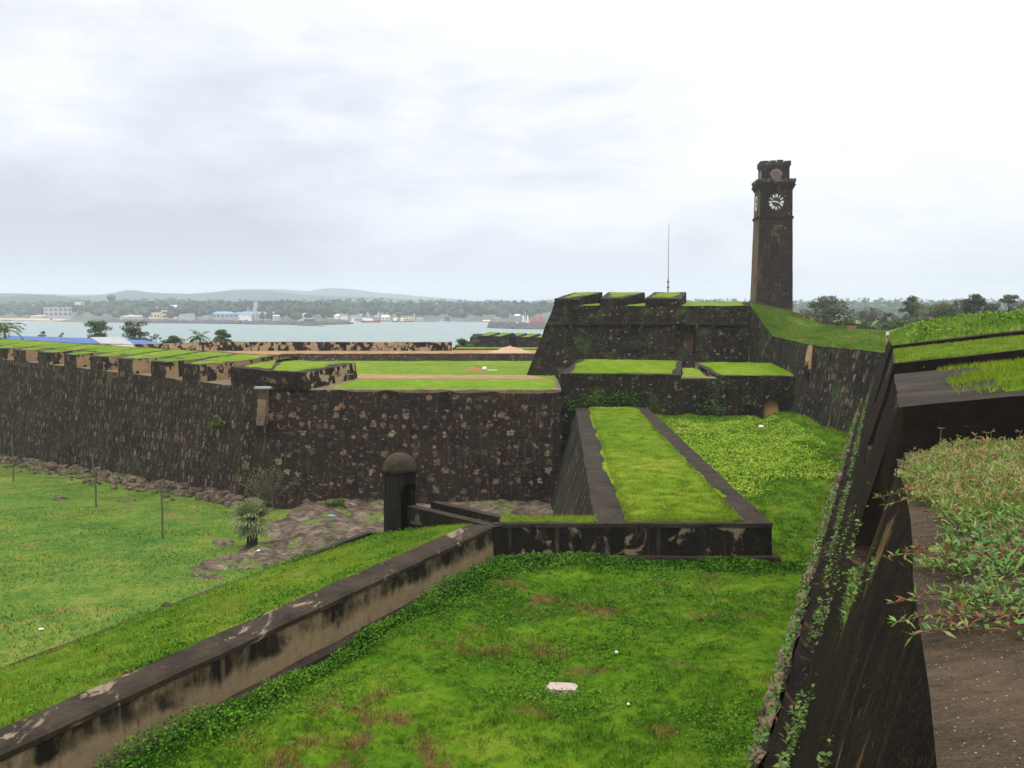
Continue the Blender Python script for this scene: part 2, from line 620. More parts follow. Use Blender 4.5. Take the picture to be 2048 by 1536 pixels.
G = {}
G['ditch'] = grass('ditch_grass', (.020, .062, .004), (.064, .138, .005), (.135, .195, .014), brown=.46)
G['ditch_b'] = grass('ditch_blades', (.020, .065, .004), (.063, .140, .006), (.143, .205, .016), brown=.46, blade=True)
G['weed'] = grass('weed_leaves', (.013, .062, .004), (.044, .135, .008), (.115, .225, .018), s=1.6, blade=True)
G['field'] = grass('field_grass', (.040, .098, .016), (.084, .150, .020), (.180, .195, .038), brown=.30, s=.55, bump=.35, browncol=(.20, .12, .05))
G['lawn'] = grass('lawn_grass', (.068, .138, .010), (.118, .192, .015), (.205, .245, .034), s=1.1, bump=.3, brown=.16, browncol=(.20, .15, .07))
G['turf'] = grass('turf_grass', (.062, .135, .006), (.118, .195, .008), (.210, .250, .024), brown=.18, s=1.3, bump=.6)
G['turf_b'] = grass('turf_blades', (.062, .140, .006), (.123, .208, .009), (.222, .275, .026), brown=.20, s=1.3, blade=True)
G['berm'] = grass('berm_grass', (.040, .102, .007), (.088, .158, .010), (.168, .200, .024), brown=.28, s=1.2)
G['mound_b'] = grass('mound_blades', (.045, .130, .009), (.110, .210, .018), (.220, .310, .045), s=1.2, blade=True)

W1 = wall('curtain_wall_stone', dark=(.012, .010, .009), brown=(.034, .022, .013), stone=.74, ssize=.82, rowk=1.15, moss=.10, streak=.15)
W2 = wall('left_wall_stone', dark=(.013, .011, .008), brown=(.042, .031, .018), stone=1.0, ssize=.56, rowk=.9, tall=1.7, moss=.22, streak=.32)
W3 = wall('bastion_stone', dark=(.012, .011, .009), brown=(.032, .023, .015), stone=.34, ssize=.5, moss=.62, streak=.3, plaster=.02, pscale=1.2, pcol=(.16, .12, .08))
W4 = wall('flank_stone', dark=(.016, .014, .011), brown=(.045, .038, .028), stone=.62, ssize=.42, tall=2.6, moss=.6, streak=.7, pcol=(.22, .185, .135))
W5 = wall('ditch_wall_plaster', dark=(.014, .012, .009), brown=(.040, .030, .019), stone=0, plaster=.34, moss=.10, streak=.8, pscale=.55, pcol=(.27, .195, .11), grad=(-9.75, -8.95, .38), bump=.6, soft=.13)
W6 = wall('block_wall_plaster', dark=(.010, .009, .007), brown=(.028, .022, .015), stone=0, plaster=.22, moss=.15, streak=.45, pscale=1.1, pcol=(.20, .16, .10), soft=.05)
W7 = wall('near_wall', stone=0, plaster=.02, moss=.2, streak=.7, grit=1, brown=(.040, .027, .016), dark=(.010, .008, .007), pcol=(.27, .165, .07), bump=.8, speck=.05)
W7D = wall('embrasure_side_shade', stone=0, plaster=0, moss=.15, streak=.06, brown=(.022, .015, .010), dark=(.009, .007, .006), bump=.8, speck=.03)  # darker copy of the near wall, embrasure shade put into the colour
W8 = wall('rough_rubble', stone=1.0, ssize=.45, rowk=1.1, moss=.6, streak=.3, dark=(.02, .017, .014), brown=(.05, .038, .03), bump=1.0)
W9 = wall('parapet_patchy', dark=(.014, .012, .010), brown=(.035, .028, .02), stone=0, plaster=.54, pscale=.5, moss=.03, streak=.2, pcol=(.34, .25, .15))
W10 = wall('cheek_plaster', stone=0, plaster=.66, pscale=.6, moss=.10, streak=.3, pcol=(.29, .19, .105))
W11 = wall('rubble_wall', stone=1.0, ssize=.5, moss=.05, streak=.1, brown=(.075, .058, .04), dark=(.03, .023, .018))
W12 = wall('tower_stone', stone=.12, ssize=.7, plaster=.16, pscale=.35, pstretch=3, moss=.03, streak=.5, pcol=(.13, .08, .045), brown=(.046, .027, .019), dark=(.018, .013, .011), bump=.5, soft=.08)
W12S = wall('tower_side_stone', stone=0, plaster=.9, pscale=.3, pstretch=4, moss=.03, streak=.4, pcol=(.14, .095, .055), brown=(.050, .033, .02), dark=(.03, .02, .015), bump=.5, soft=.08)
CP = coping('dark_coping', dark=(.020, .015, .011), lt=(.058, .042, .029))
CP2 = coping('lichen_coping', dark=(.017, .013, .009), lt=(.060, .044, .029), lichen=1.15)
CPN = coping('near_merlon_top', dark=(.010, .008, .0055), lt=(.088, .062, .038), lichen=.1, speck=.12, ridges=True)
CPG = coping('purple_grey_stone', dark=(.015, .012, .008), lt=(.056, .044, .031), lichen=.3, speck=.03)
CPT = coping('tan_coping', dark=(.10, .07, .04), lt=(.27, .20, .125), lichen=.5)
ROCK = coping('outcrop_rock', dark=(.042, .030, .020), lt=(.25, .185, .13), lichen=.9, rough_rock=True)
DIRT = coping('orange_dirt', dark=(.20, .10, .05), lt=(.42, .25, .13), lichen=.3)
SANDM = coping('beach_sand', dark=(.40, .28, .18), lt=(.58, .43, .30), lichen=.1)
PALE = plain('pale_stone', (.40, .35, .28), .85, .3, 3)
WHITE = plain('white_paint', (.78, .77, .74), .6, .08, 1)
CREAM = plain('cream_paint', (.72, .62, .40), .7, .12, .3)
GREYW = plain('grey_render', (.42, .42, .42), .8, .2, .3)
DARKM = plain('dark_paint', (.05, .05, .055), .7, .3, .5)
REDR = plain('red_tiles', (.33, .13, .08), .8, .3, .6)
REDH = plain('red_hull', (.45, .05, .04), .5, .15, .3)
BLUER = plain('blue_roof', (.02, .085, .27), .45, .12, .2)
BLUEP = plain('pale_blue_roof', (.14, .29, .40), .5, .15, .2)
BARK = plain('bark', (.10, .075, .055), .9, .4, 4)
BARKP = plain('palm_trunk', (.035, .035, .02), .9, .5, 6)
POSTM = plain('old_post', (.09, .085, .055), .85, .4, 6)
BRICK = plain('red_brick', (.30, .13, .075), .85, .35, 5)
BIRDM = plain('black_feathers', (.015, .015, .017), .6, .2, 8)
ROCKD = plain('dark_boulders', (.09, .08, .075), .9, .5, .12)


def leafmat(name, dk, lt, tan=None, trans=.25, sc=.5):
    m, t = new_mat(name)
    pos = t.node('ShaderNodeNewGeometry').outputs['Position']
    at = t.node('ShaderNodeAttribute', attribute_name='rnd').outputs['Fac']
    k = t.math('ADD', t.math('MULTIPLY', at, .55), t.math('MULTIPLY', t.noise(pos, sc, 3), .45))
    st = [(.2, dk), (.75, lt)]
    if tan: st.append((.93, tan))
    finish(t, t.ramp(k, st), .7, spec=.25, trans=trans)
    return m


LF1 = leafmat('broad_leaves', (.045, .085, .028), (.13, .19, .065))
LF2 = leafmat('olive_leaves', (.05, .075, .028), (.14, .16, .07), (.17, .13, .08))
LF3 = leafmat('grey_leaves', (.06, .07, .045), (.15, .15, .10), (.20, .16, .11))
LF4 = leafmat('fan_palm_leaves', (.07, .11, .03), (.24, .26, .11), (.40, .31, .15), sc=2, trans=.15)
LF5 = leafmat('coconut_leaves', (.03, .08, .012), (.16, .20, .04))
LFF = leafmat('forest_leaves', (.012, .030, .010), (.048, .075, .022), trans=0, sc=.02)


def m_fore(name, cols):
    m, t = new_mat(name)
    at = t.node('ShaderNodeAttribute', attribute_name='rnd').outputs['Fac']
    n = len(cols)
    c = t.ramp(at, [(i / n, col) for i, col in enumerate(cols)], 'CONSTANT')
    pos = t.node('ShaderNodeNewGeometry').outputs['Position']
    c = t.mix(t.math('MULTIPLY', t.noise(pos, 9, 3), .8), c, t.mix(1.0, c, (.55, .55, .5), 'MULTIPLY'))
    finish(t, c, .5, spec=.35, trans=.28)
    return m


FG1 = m_fore('creeping_grass', [(.15, .30, .03), (.22, .36, .05), (.10, .25, .03), (.30, .37, .08), (.18, .33, .04), (.32, .13, .05), (.24, .06, .03), (.36, .26, .10)])
FG2 = m_fore('clover_leaves', [(.07, .19, .030), (.10, .24, .040), (.055, .15, .025), (.15, .28, .045), (.15, .06, .04), (.09, .22, .03), (.20, .30, .06)])
FG5 = m_fore('fern_leaves', [(.06, .15, .014), (.10, .22, .020), (.15, .27, .030), (.20, .31, .045), (.08, .18, .018), (.17, .13, .05)])
FG3 = m_fore('dry_grass', [(.46, .33, .14), (.38, .27, .11), (.24, .34, .06), (.50, .38, .19), (.20, .33, .05), (.34, .17, .07)])
FG4 = m_fore('red_runners', [(.22, .05, .035), (.30, .09, .05), (.16, .03, .03), (.25, .16, .07)])

# water
m, t = new_mat('bay_water')
pos = t.node('ShaderNodeNewGeometry').outputs['Position']
n1 = t.noise(t.scale(pos, (.02, .05, 1)), 1, 4)
n2 = t.noise(t.scale(pos, (.35, .9, 1)), 1, 4, .6)
finish(t, t.mix(n1, (.14, .20, .185), (.19, .255, .235)), .36, n2, .5, .4, .25)
WATER = m


def foliage_mesh(name, cens, rads, n_per, lsize, mat, parent, flat=.75, up=.3):
    cens = np.array(cens)
    pts = []
    for c, r in zip(cens, rads):
        n = n_per
        d = rng.normal(0, 1, (n, 3))
        d /= np.linalg.norm(d, axis=1)[:, None]
        rr = r * rng.uniform(.45, 1.08, n) ** .6
        p = d * rr[:, None]
        p[:, 2] *= flat
        pts.append(c + p)
    pts = np.concatenate(pts)
    v, f, r = leaves(pts, lsize, lsize * .6, up)
    return np_mesh(name, v, f, mat, parent, r)


# ================================================================== THE SETTING
# ---- sea
b = MB()
b.quad((-9000, 60, -20), (9000, 60, -20), (9000, 9500, -20), (-9000, 9500, -20), 0, nu=4, nv=4)
tag(b.build('sea', WATER), kind='structure')

# ---- land under the fort and town
b = MB()
b.quad((-600, -200, -20.6), (500, -200, -20.6), (500, 150, -20.6), (-600, 150, -20.6))
tag(b.build('ground', G['field']), kind='structure')
b = MB()
b.solid([(-420, 120, -21), (70, 120, -21), (60, 215, -21), (-400, 230, -21)], [(-420, 120, -18.4), (70, 120, -18.4), (55, 205, -18.6), (-395, 220, -18.8)], 20)
tag(b.build('shore_ground', G['field'], disp=.4, dfreq=.1), kind='structure')
b = MB()
b.solid([(60, 60, -21), (700, 20, -21), (1500, 1400, -21), (70, 600, -21)], [(60, 60, -9), (700, 20, -9), (1500, 1400, -9), (70, 600, -9)], 0)
tag(b.build('town_ground', G['field']), kind='structure')


def zfield(x, y):
    z = -14.4 - .05 * np.maximum(0, y - 50) - .02 * np.maximum(0, -x - 30)
    return z + nfield(x, y, .35, 1) * .12 + nfield(x, y, 1.3, 2) * .05


def grid_sheet(name, x0, x1, y0, y1, st, zf, mat, parent=None, mask=None, smooth=True):
    nx, ny = int((x1 - x0) / st) + 1, int((y1 - y0) / st) + 1
    X, Y = np.meshgrid(np.linspace(x0, x1, nx), np.linspace(y0, y1, ny))
    Z = zf(X, Y)
    v = np.stack([X, Y, Z], -1).reshape(-1, 3)
    i = np.arange(nx * ny).reshape(ny, nx)
    f = np.stack([i[:-1, :-1], i[:-1, 1:], i[1:, 1:], i[1:, :-1]], -1).reshape(-1, 4)
    if mask is not None:
        f = f[mask(v[f].mean(1))]
    return np_mesh(name, v, f, mat, parent, smooth=smooth)


fld = grid_sheet('field', -110, 6, 8, 125, .6, zfield, G['field'])
tag(fld, kind='structure')


def zditch(x, y):
    z = -10 + np.clip((y - 40) / 42, 0, 1) * 1.0
    z = z + nfield(x, y, 1.0, 5) * .13 + np.abs(nfield(x, y, 2.3, 6)) * .12 + nfield(x, y, 5.5, 8) * .03 + nfield(x, y, .35, 7) * .12
    gx = 16.2 + (y - 64) * .25
    g = np.exp(-((x - gx) / .55) ** 2) * np.clip((y - 54) / 10, 0, 1)
    rd = np.exp(-((x - gx - 2.6) / 1.8) ** 2) * np.clip((y - 56) / 10, 0, 1)
    return z - .35 * g + .35 * rd


def ditch_mask(c):
    A_ = np.array([-.75, 38.6]); 
    d_ = np.array([.4188, .9081])
    oo = (c[:, 0] - A_[0]) * -d_[1] + (c[:, 1] - A_[1]) * d_[0]
    return np.where(c[:, 1] < 38.7, oo < .5, c[:, 0] > 9)


dt = grid_sheet('ditch_ground', -14, 30, 8, 84, .28, zditch, G['ditch'], mask=ditch_mask)
tag(dt, kind='structure')

# rocky outcrop below the curtain wall
def zrock(x, y):
    n = nfield(x, y, .55, 9)
    edge = np.minimum.reduce([(x + 18) / 6, (4 - x) / 2, (y - 47) / 6, np.full_like(x, 1.0)])
    hole = np.exp(-(((x + 8) / 4.5) ** 2 + ((y - 74) / 3.0) ** 2)) * 1.3 + np.exp(-(((x + 3) / 5) ** 2 + ((y - 60) / 2) ** 2)) * .4
    lump = np.abs(nfield(x, y, 1.1, 11)) * .30 + np.abs(nfield(x, y, 2.9, 12)) * .20 + np.abs(nfield(x, y, 6.5, 13)) * .10
    m_ = np.clip(edge, -1, 1) + .5 * n - hole - .15 + np.clip((y - 60) / 40, -.3, .3)
    return zfield(x, y) - .35 + np.clip(m_, -.5, .9) * .75 + lump


rk = grid_sheet('rocky_ground', -19, 5, 44, 81, .2, zrock, ROCK, smooth=False)
tag(rk, kind='structure')

# ---- far land, beach, hills
def far_shore(x):
    # depth of the far waterline for each x
    return np.interp(x, [-2500, -900, -690, -480, -260, -215, -205, -40, 0, 60, 2500], [1500, 1400, 1350, 1190, 1120, 1125, 1260, 1260, 1250, 1150, 1100])


def zfar(x, y):
    s = y - far_shore(x)
    z = -20.6 + np.clip(s / 10, -1, 1) * 1.6 + np.clip((s - 10) / 500, 0, 1) * 7 + np.clip((s - 500) / 1500, 0, 1) * 10
    return z + nfield(x, y, .01, 14) * np.clip(s / 400, 0, 1) * 2


fl = grid_sheet('far_land', -2400, 2300, 1060, 4200, 18, zfar, plain('scrub_ground', (.10, .10, .06), .9, .4, .02))
tag(fl, kind='structure')
# sand
def zb(x, y):
    s = y - far_shore(x)
    return -20.25 + np.clip(s / 60, -.5, 1) * 3.0
bh = grid_sheet('beach', -1100, -585, 1190, 1540, 6, zb, SANDM, mask=lambda c: (c[:, 1] - far_shore(c[:, 0]) < 62) & (c[:, 1] - far_shore(c[:, 0]) > -25))
tag(bh, kind='structure')

RID = [  # ridge lines: depth, width, control points (u, v)
    (2300, 320, [(-300, 596), (0, 597), (60, 590), (130, 592), (200, 604), (330, 606), (480, 606), (560, 600), (640, 604), (760, 606), (880, 601), (980, 601), (1040, 606), (1200, 606), (1560, 616), (1700, 612), (1800, 615), (1900, 612), (2100, 612), (2400, 610)]),
    (3400, 420, [(-300, 586), (0, 588), (60, 588), (150, 592), (215, 588), (260, 578), (310, 584), (420, 586), (460, 583), (540, 584), (640, 592), (760, 594), (850, 597), (1000, 606), (1200, 612), (2400, 618)]),
    (5200, 700, [(-300, 592), (150, 590), (300, 588), (430, 584), (500, 578), (560, 580), (620, 584), (660, 578), (705, 582), (760, 588), (830, 594), (930, 600), (1000, 604), (1060, 605), (1080, 599), (1100, 603), (1300, 610), (2400, 618)]),
]


def zhill(x, y):
    out = np.full_like(x, -30.0)
    for d, wd, cp in RID:
        uu = 1024 + F * x / y
        vv = np.interp(uu, [c[0] for c in cp], [c[1] for c in cp])
        hh = (612 - vv) / F * d + nfield(x, y, .03, d / 100) * 2.5 + nfield(x, y, .012, d / 100) * 4 + nfield(x, y, .004, d / 90) * 5
        out = np.maximum(out, -18 + (hh + 18) * np.exp(-((y - d) / wd) ** 2))
    return out


hl = grid_sheet('hills', -3800, 4300, 1800, 6600, 38, zhill, plain('hill_forest', (.022, .045, .022), .95, .7, .02))
tag(hl, kind='structure')

# far forest: one mass of tree crowns
n = 5200
fx = rng.uniform(-1400, 1500, n)
fs = 30 + 900 * rng.random(n) ** 1.4
fy = far_shore(fx) + fs
keep = (fx / fy > -.56) & (fx / fy < .62)
# keep the quay and town front open
open_ = (fs < 75) & (fx > -720) & (fx < 120)
keep &= ~open_
keep &= ~((fx < -560) & (fs < 110))
fx, fy = fx[keep], fy[keep]
fz = zfar(fx, fy)
n = len(fx)
hh = rng.uniform(8, 17, n)
# crown template: irregular lumpy ball
tn, tl = 7, 5
tv = []
for j in range(tl):
    th = math.pi * (j + .3) / tl
    for k in range(tn):
        a = 2 * math.pi * (k + .5 * (j % 2)) / tn
        tv.append((math.sin(th) * math.cos(a), math.sin(th) * math.sin(a), math.cos(th)))
tv = np.array(tv)
tf = []
for j in range(tl - 1):
    for k in range(tn):
        tf.append((j * tn + k, (j + 1) * tn + k, (j + 1) * tn + (k + 1) % tn, j * tn + (k + 1) % tn))
tf = np.array(tf)
q = tv[None] * rng.uniform(.6, 1.25, (n, len(tv), 1))
rr = rng.uniform(3.5, 7, n)
q = q * np.stack([rr, rr, rr * rng.uniform(.6, 1.1, n)], 1)[:, None, :]
q = q + np.stack([fx, fy, fz + hh - 2], 1)[:, None, :]
fa = (tf[None] + (np.arange(n) * len(tv))[:, None, None]).reshape(-1, 4)
rv = np.repeat(rng.random(n), len(tv))
fo = np_mesh('far_forest', q.reshape(-1, 3), fa, LFF, None, rv)
tag(fo, 'dark green wooded belt running along the far side of the bay', 'forest', kind='stuff')
# spiky palm tops over the forest
n = 1500
px = rng.uniform(-900, 900, n)
ps_ = rng.uniform(60, 600, n)
py = far_shore(px) + ps_
pz = zfar(px, py) + rng.uniform(15, 22, n)
pts = np.repeat(np.stack([px, py, pz], 1), 12, 0)
v, f, r = leaves(pts, 5.0, 1.4, .1)
fp = np_mesh('palm_grove', v, f, LFF, None, r)
tag(fp, 'spiky palm heads rising out of the far wooded belt', 'palm grove', kind='stuff')

# ================================================================== NEAR RAMPART (right)
L0 = Vector((0.2025, 0, 0))
DS = Vector((.375, 1, 0))          # per metre of depth s
TN = Vector((.936, -.351, 0))      # inward normal


def RP(s, t, z):
    return Vector((L0.x, 0, 0)) + DS * s + TN * t + Vector((0, 0, z))


def off(z):
    if z >= -6.5:
        return .27 * (-1.6 - z)
    return 1.67 + (-6.55 - z) * .30


near = empty('rampart_wall', RP(20, 3, -10), label='battered dark rampart wall with thick merlons running away along the right edge', cat='rampart')
ZB = -10.4
b = MB()
# face below the sills, upper smooth band
s0, s1 = .6, 71
st = .8
b.quad(RP(s0, -off(-6.5), -6.5), RP(s0 + 0, -off(-3.9), -3.9), RP(s1, -off(-3.9), -3.9), RP(s1, -off(-6.5), -6.5), .7)
b.quad(RP(s0, -1.67, -6.55), RP(s0, -off(-6.5), -6.5), RP(s1, -off(-6.5), -6.5), RP(s1, -1.67, -6.55), .7)
b.quad(RP(s0, -.62, -3.9), RP(s0, 6.5, -3.1), RP(s1, 6.5, -3.1), RP(s1, -.62, -3.9), 1.5)
b.quad(RP(s0, 6.5, -3.1), RP(s0, 6.5, -10), RP(s1, 6.5, -10), RP(s1, 6.5, -3.1), 3)
b.quad(RP(s1, -2.8, ZB), RP(s1, 6.5, ZB), RP(s1, 6.5, -3.1), RP(s1, -.62, -3.9), 2)
b.quad(RP(s0, 6.5, ZB), RP(s0, -2.8, ZB), RP(s0, -.62, -3.9), RP(s0, 6.5, -3.1), 2)
b.build('wall_body', W7, near, disp=.05)
# lower rough wall with stones
b = MB()
b.quad(RP(s0, -2.83, ZB), RP(s0, -1.67, -6.55), RP(s1, -1.67, -6.55), RP(s1, -2.83, ZB), .32)
lw = b.build('rubble_base', W8, near, disp=.13, dfreq=1.6)
b = MB()
rs = random.Random(4)
for i in range(270):
    s_ = 8 + 62 * rs.random() ** 1.4
    z_ = -6.6 - 3.5 * rs.random()
    c_ = RP(s_, -off(z_) - .02, z_)
    r_ = rs.uniform(.10, .26)
    b.blob(c_, (r_ * .7, r_ * 1.1, r_ * .9), i, .35, 1)
b.build('facing_stones', wall('facing_stone', stone=0, plaster=.75, pscale=1.3, pcol=(.20, .14, .09), dark=(.03, .023, .018), brown=(.085, .06, .042), moss=.4, streak=0), near)
# merlons
MER = [(.6, 10.9), (15.8, 23.6), (27.8, 36.0), (40.2, 70.6)]


def ztop(s, t):
    z = -1.6 + .13 * t
    if s > 39.6:
        k = min(1, (s - 39.6) / 7)
        z += k * (-.1 + .78 * (1 - math.exp(-max(t, 0) / 2.2)) - .06 * t)
        if s > 60:
            z -= (s - 60) * .13
    return z


for i, (a, e) in enumerate(MER):
    b = MB()
    ns = max(2, int((e - a) / .8))
    T = 6.3
    # outer face
    for k in range(ns):
        sa, sb = a + (e - a) * k / ns, a + (e - a) * (k + 1) / ns
        b.quad(RP(sa, -.62, -3.9), RP(sa, 0, ztop(sa, 0)), RP(sb, 0, ztop(sb, 0)), RP(sb, -.62, -3.9), .6, 0, nv=1, nu=4)
        for j in range(8):
            ta, tb = T * j / 8, T * (j + 1) / 8
            b.quad(RP(sa, ta, ztop(sa, ta)), RP(sa, tb, ztop(sa, tb)), RP(sb, tb, ztop(sb, tb)), RP(sb, ta, ztop(sb, ta)), 0, 1, nu=1, nv=1)
        b.quad(RP(sa, T, ztop(sa, T)), RP(sa, T, -3.3), RP(sb, T, -3.3), RP(sb, T, ztop(sb, T)), 0, 0, nu=3, nv=1)
    for sx, fl_ in ((a, 1), (e, -1)):
        zz = [RP(sx, -.62, -3.95), RP(sx, T, -3.15), RP(sx, T, ztop(sx, T)), RP(sx, 0, ztop(sx, 0))]
        if fl_ < 0: zz = [zz[1], zz[0], zz[3], zz[2]]
        b.quad(*zz, .6, 2)
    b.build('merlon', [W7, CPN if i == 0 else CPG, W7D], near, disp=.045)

# turf on merlons
def turf_strip(name, sa, sb, t0, t1, mat, parent, h=.08):
    ns, nt = int((sb - sa) / .3), max(3, int((t1 - t0) / .3))
    vs, fs_ = [], []
    for i in range(ns + 1):
        for j in range(nt + 1):
            s_, t_ = sa + (sb - sa) * i / ns, t0 + (t1 - t0) * j / nt
            e = min(i, ns - i, j, nt - j) / 2
            jt = nz((s_, t_, 0), .9, 3) * .35 + nz((s_, t_, 0), 3, 5) * .12
            tt = t_ + (jt if j == 0 else 0)
            p = RP(s_, tt, ztop(s_, t_) + (-.06 if e == 0 else h + .07 * nz((s_, t_, 0), 2.2)))
            vs.append(p)
    v = np.array([tuple(p) for p in vs])
    idx = np.arange(len(v)).reshape(ns + 1, nt + 1)
    f = np.stack([idx[:-1, :-1], idx[:-1, 1:], idx[1:, 1:], idx[1:, :-1]], -1).reshape(-1, 4)
    return np_mesh(name, v, f, mat, parent, smooth=True)


turf_strip('turf', 16.6, 23.3, 1.5, 6, G['berm'], near, .03)
turf_strip('turf', 28.2, 36, .15, 6, G['berm'], near, .05)
turf_strip('turf', 40.6, 70.3, .1, 6.2, G['berm'], near, .05)


def rp_arr(s, t, z):
    return np.stack([.2025 + .375 * s + .936 * t, s - .351 * t, z], 1)


def ztop_arr(s, t):
    z = -1.6 + .13 * t
    k = np.clip((s - 39.6) / 7, 0, 1)
    z = z + k * (-.1 + .78 * (1 - np.exp(-np.maximum(t, 0) / 2.2)) - .06 * t)
    return z - np.maximum(0, s - 60) * .13


def merge(*parts):
    vs, fs_, rs_ = [], [], []
    o = 0
    for v, f, r in parts:
        vs.append(v)
        fs_.append(f + o)
        rs_.append(r)
        o += len(v)
    return np.concatenate(vs), np.concatenate(fs_), np.concatenate(rs_)


# grass blades on merlons 2..4
n = 16000
s_, t_ = rng.uniform(16.4, 23.3, n), .9 + 3.4 * rng.random(n)
k = nfield(s_, t_, 3.2, 21) * .9 + np.clip(t_ - 1.5, -1.2, .8) + rng.normal(0, .35, n) > .0
p2 = rp_arr(s_[k], t_[k], ztop_arr(s_[k], t_[k]) + .05)
B2 = blades(p2, .085, .016, 1.3)
n = 14000
s_, t_ = rng.uniform(28, 36.1, n), .05 + 5 * rng.random(n)
B3 = blades(rp_arr(s_, t_, ztop_arr(s_, t_) + .03), .065, .03, 1.4)
v, f, r = merge(B2, B3)
tag(np_mesh('merlon_grass', v, f, G['turf_b'], None, r), 'short grass growing on the second and third merlons at the right', 'grass', kind='stuff')
n = 26000
s_, t_ = rng.uniform(40.5, 70, n), .0 + 8 * rng.random(n) ** 1.3
B4 = blades(rp_arr(s_, t_, ztop_arr(s_, t_) + .02), .22, .045, .9)
n = 20000
cs, ct = rng.uniform(41, 68, 150), rng.uniform(.6, 8, 150)
ci = rng.integers(0, 150, n)
rad = rng.uniform(.2, .65, 150)[ci]
an = rng.uniform(0, 6.28, n)
s_ = cs[ci] + rad * np.cos(an) * rng.random(n)
t_ = ct[ci] + rad * np.sin(an) * rng.random(n)
zz = ztop_arr(s_, t_) + rng.random(n) * .5 * rad
v, f, r = leaves(rp_arr(s_, t_, zz), .15, .08, .5)
v3, f3, r3 = B4
tag(np_mesh('mound_weeds', v, f, G['mound_b'], None, r), 'bright leafy weeds clumped on the far rampart mound at right', 'weeds', kind='stuff')
tag(np_mesh('mound_grass', v3, f3, G['mound_b'], None, r3), 'long bright grass covering the far rampart mound at right', 'grass', kind='stuff')
# ---- foreground plants on the nearest merlon
def dens(s, t):
    """how thick the creeping plants are at (s, t) on the nearest merlon"""
    edge = np.interp(s, [4.55, 4.75, 5.1, 5.35, 5.55, 5.9, 6.15, 6.5, 7.0, 7.7, 8.1, 8.5, 9.0, 9.6, 10.2, 10.7],
                     [.32, .05, .02, .20, .25, -.02, -.05, .14, .20, .16, .0, -.06, -.04, .0, .12, .30])
    wob = nfield(s * 3, t * 3, 2.6, 31) * .07
    lo = np.clip((s - 4.62 + nfield(t, s, 5, 33) * .1) * 6, 0, 1)
    hi = np.clip((10.6 + .25 * t - s) * 5, 0, 1)
    return np.clip((t - edge - wob) * 9, 0, 1) * lo * hi


def fg_points(n, t1=4.4, dry=None):
    n = int(n * 1.8)
    s_ = 4.4 + 6.6 * rng.random(n)
    t_ = -.12 + (t1 + .12) * rng.random(n)
    k = rng.random(n) < dens(s_, t_) * np.clip((4.4 - t_ + .5 * nfield(s_, t_, 2.1, 36)) * .9, 0, 1)
    if dry is not None:
        k &= dry(s_, t_)
    return s_[k], t_[k]


def lumps(s, t):
    return .035 + .05 * np.clip(nfield(s, t, 5.5, 35) + .4, 0, 1.4)


s_, t_ = fg_points(9000)
k = nfield(s_, t_, 2.2, 41) + .6 * (6.6 - s_) > .1
sa, ta = s_[~k], t_[~k]
n = len(sa)
pt = rp_arr(sa, ta, ztop_arr(sa, ta) + lumps(sa, ta) * rng.random(n) * 1.5)
rv = np.clip(rng.random(n) * .62 + (nfield(sa, ta, 3.0, 44) > .25) * .4 * rng.random(n), 0, .999)
A1 = leaves(pt, .085, .016, .45, rv)
s_, t_ = fg_points(15000)
n = len(s_)
pt = rp_arr(s_, t_, ztop_arr(s_, t_) + lumps(s_, t_) * rng.random(n))
red = (nfield(s_, t_, 3.4, 45) > .35) | (np.abs(s_ - 6.0 - .3 * nfield(t_, s_, 3, 46)) < .35)
rv = np.where(red, .5 + .45 * rng.random(n), rng.random(n) * .5)
A2 = leaves(pt, .075, .013, .35, rv)
v, f, r = merge(A1, A2)
tag(np_mesh('creeping_grass', v, f, FG1, None, r), 'green and reddish creeping grass spilling over the nearest merlon edge', 'grass', kind='stuff')
s_, t_ = fg_points(11000)
k = (nfield(s_, t_, 2.8, 51) > .0) & (s_ < 6.8)
s_, t_ = s_[k], t_[k]
n = len(s_)
pt = rp_arr(s_, t_, ztop_arr(s_, t_) + lumps(s_, t_) * (.6 + rng.random(n)))
v, f, r = leaves(pt, .040, .034, .12)
tag(np_mesh('round_leaved_creeper', v, f, FG2, None, r), 'round leaved blue-green creeper on the nearest merlon', 'creeper', kind='stuff')
# dry bermuda type heads and straw
s_, t_ = fg_points(26000)
k = nfield(s_, t_, 1.9, 55) + .5 * (s_ - 7.7) + .1 * t_ > .15
s_, t_ = s_[k], t_[k]
n = len(s_)
pt = rp_arr(s_, t_, ztop_arr(s_, t_) + lumps(s_, t_) * (.4 + rng.random(n)))
D1 = leaves(pt, .07, .011, .55)
parts = [D1]
for _ in range(230):
    i = random.randrange(n)
    p0 = np.array(pt[i])
    if s_[i] < 7.6: continue
    h = random.uniform(.08, .22)
    ln = np.array([random.uniform(-.06, .06), random.uniform(-.06, .06), h])
    tip = p0 + ln
    sd2 = np.array([.0022, 0, 0])
    parts.append((np.array([p0 - sd2, p0 + sd2, tip + sd2 * .6, tip - sd2 * .6]), np.arange(4).reshape(1, 4), np.full(4, .1)))
    for a in range(3):
        an = random.uniform(0, 6.28)
        d_ = np.array([math.cos(an), math.sin(an), random.uniform(-.1, .7)]) * random.uniform(.03, .05)
        w_ = np.array([0, 0, .005])
        parts.append((np.array([tip, tip + d_ * .5 + w_, tip + d_, tip + d_ * .5 - w_]), np.arange(4).reshape(1, 4), np.full(4, random.choice([.05, .65, .25]))))
v, f, r = merge(*parts)
tag(np_mesh('dry_grass', v, f, FG3, None, r), 'straw coloured dry grass with forked seed heads on the nearest merlon', 'dry grass', kind='stuff')
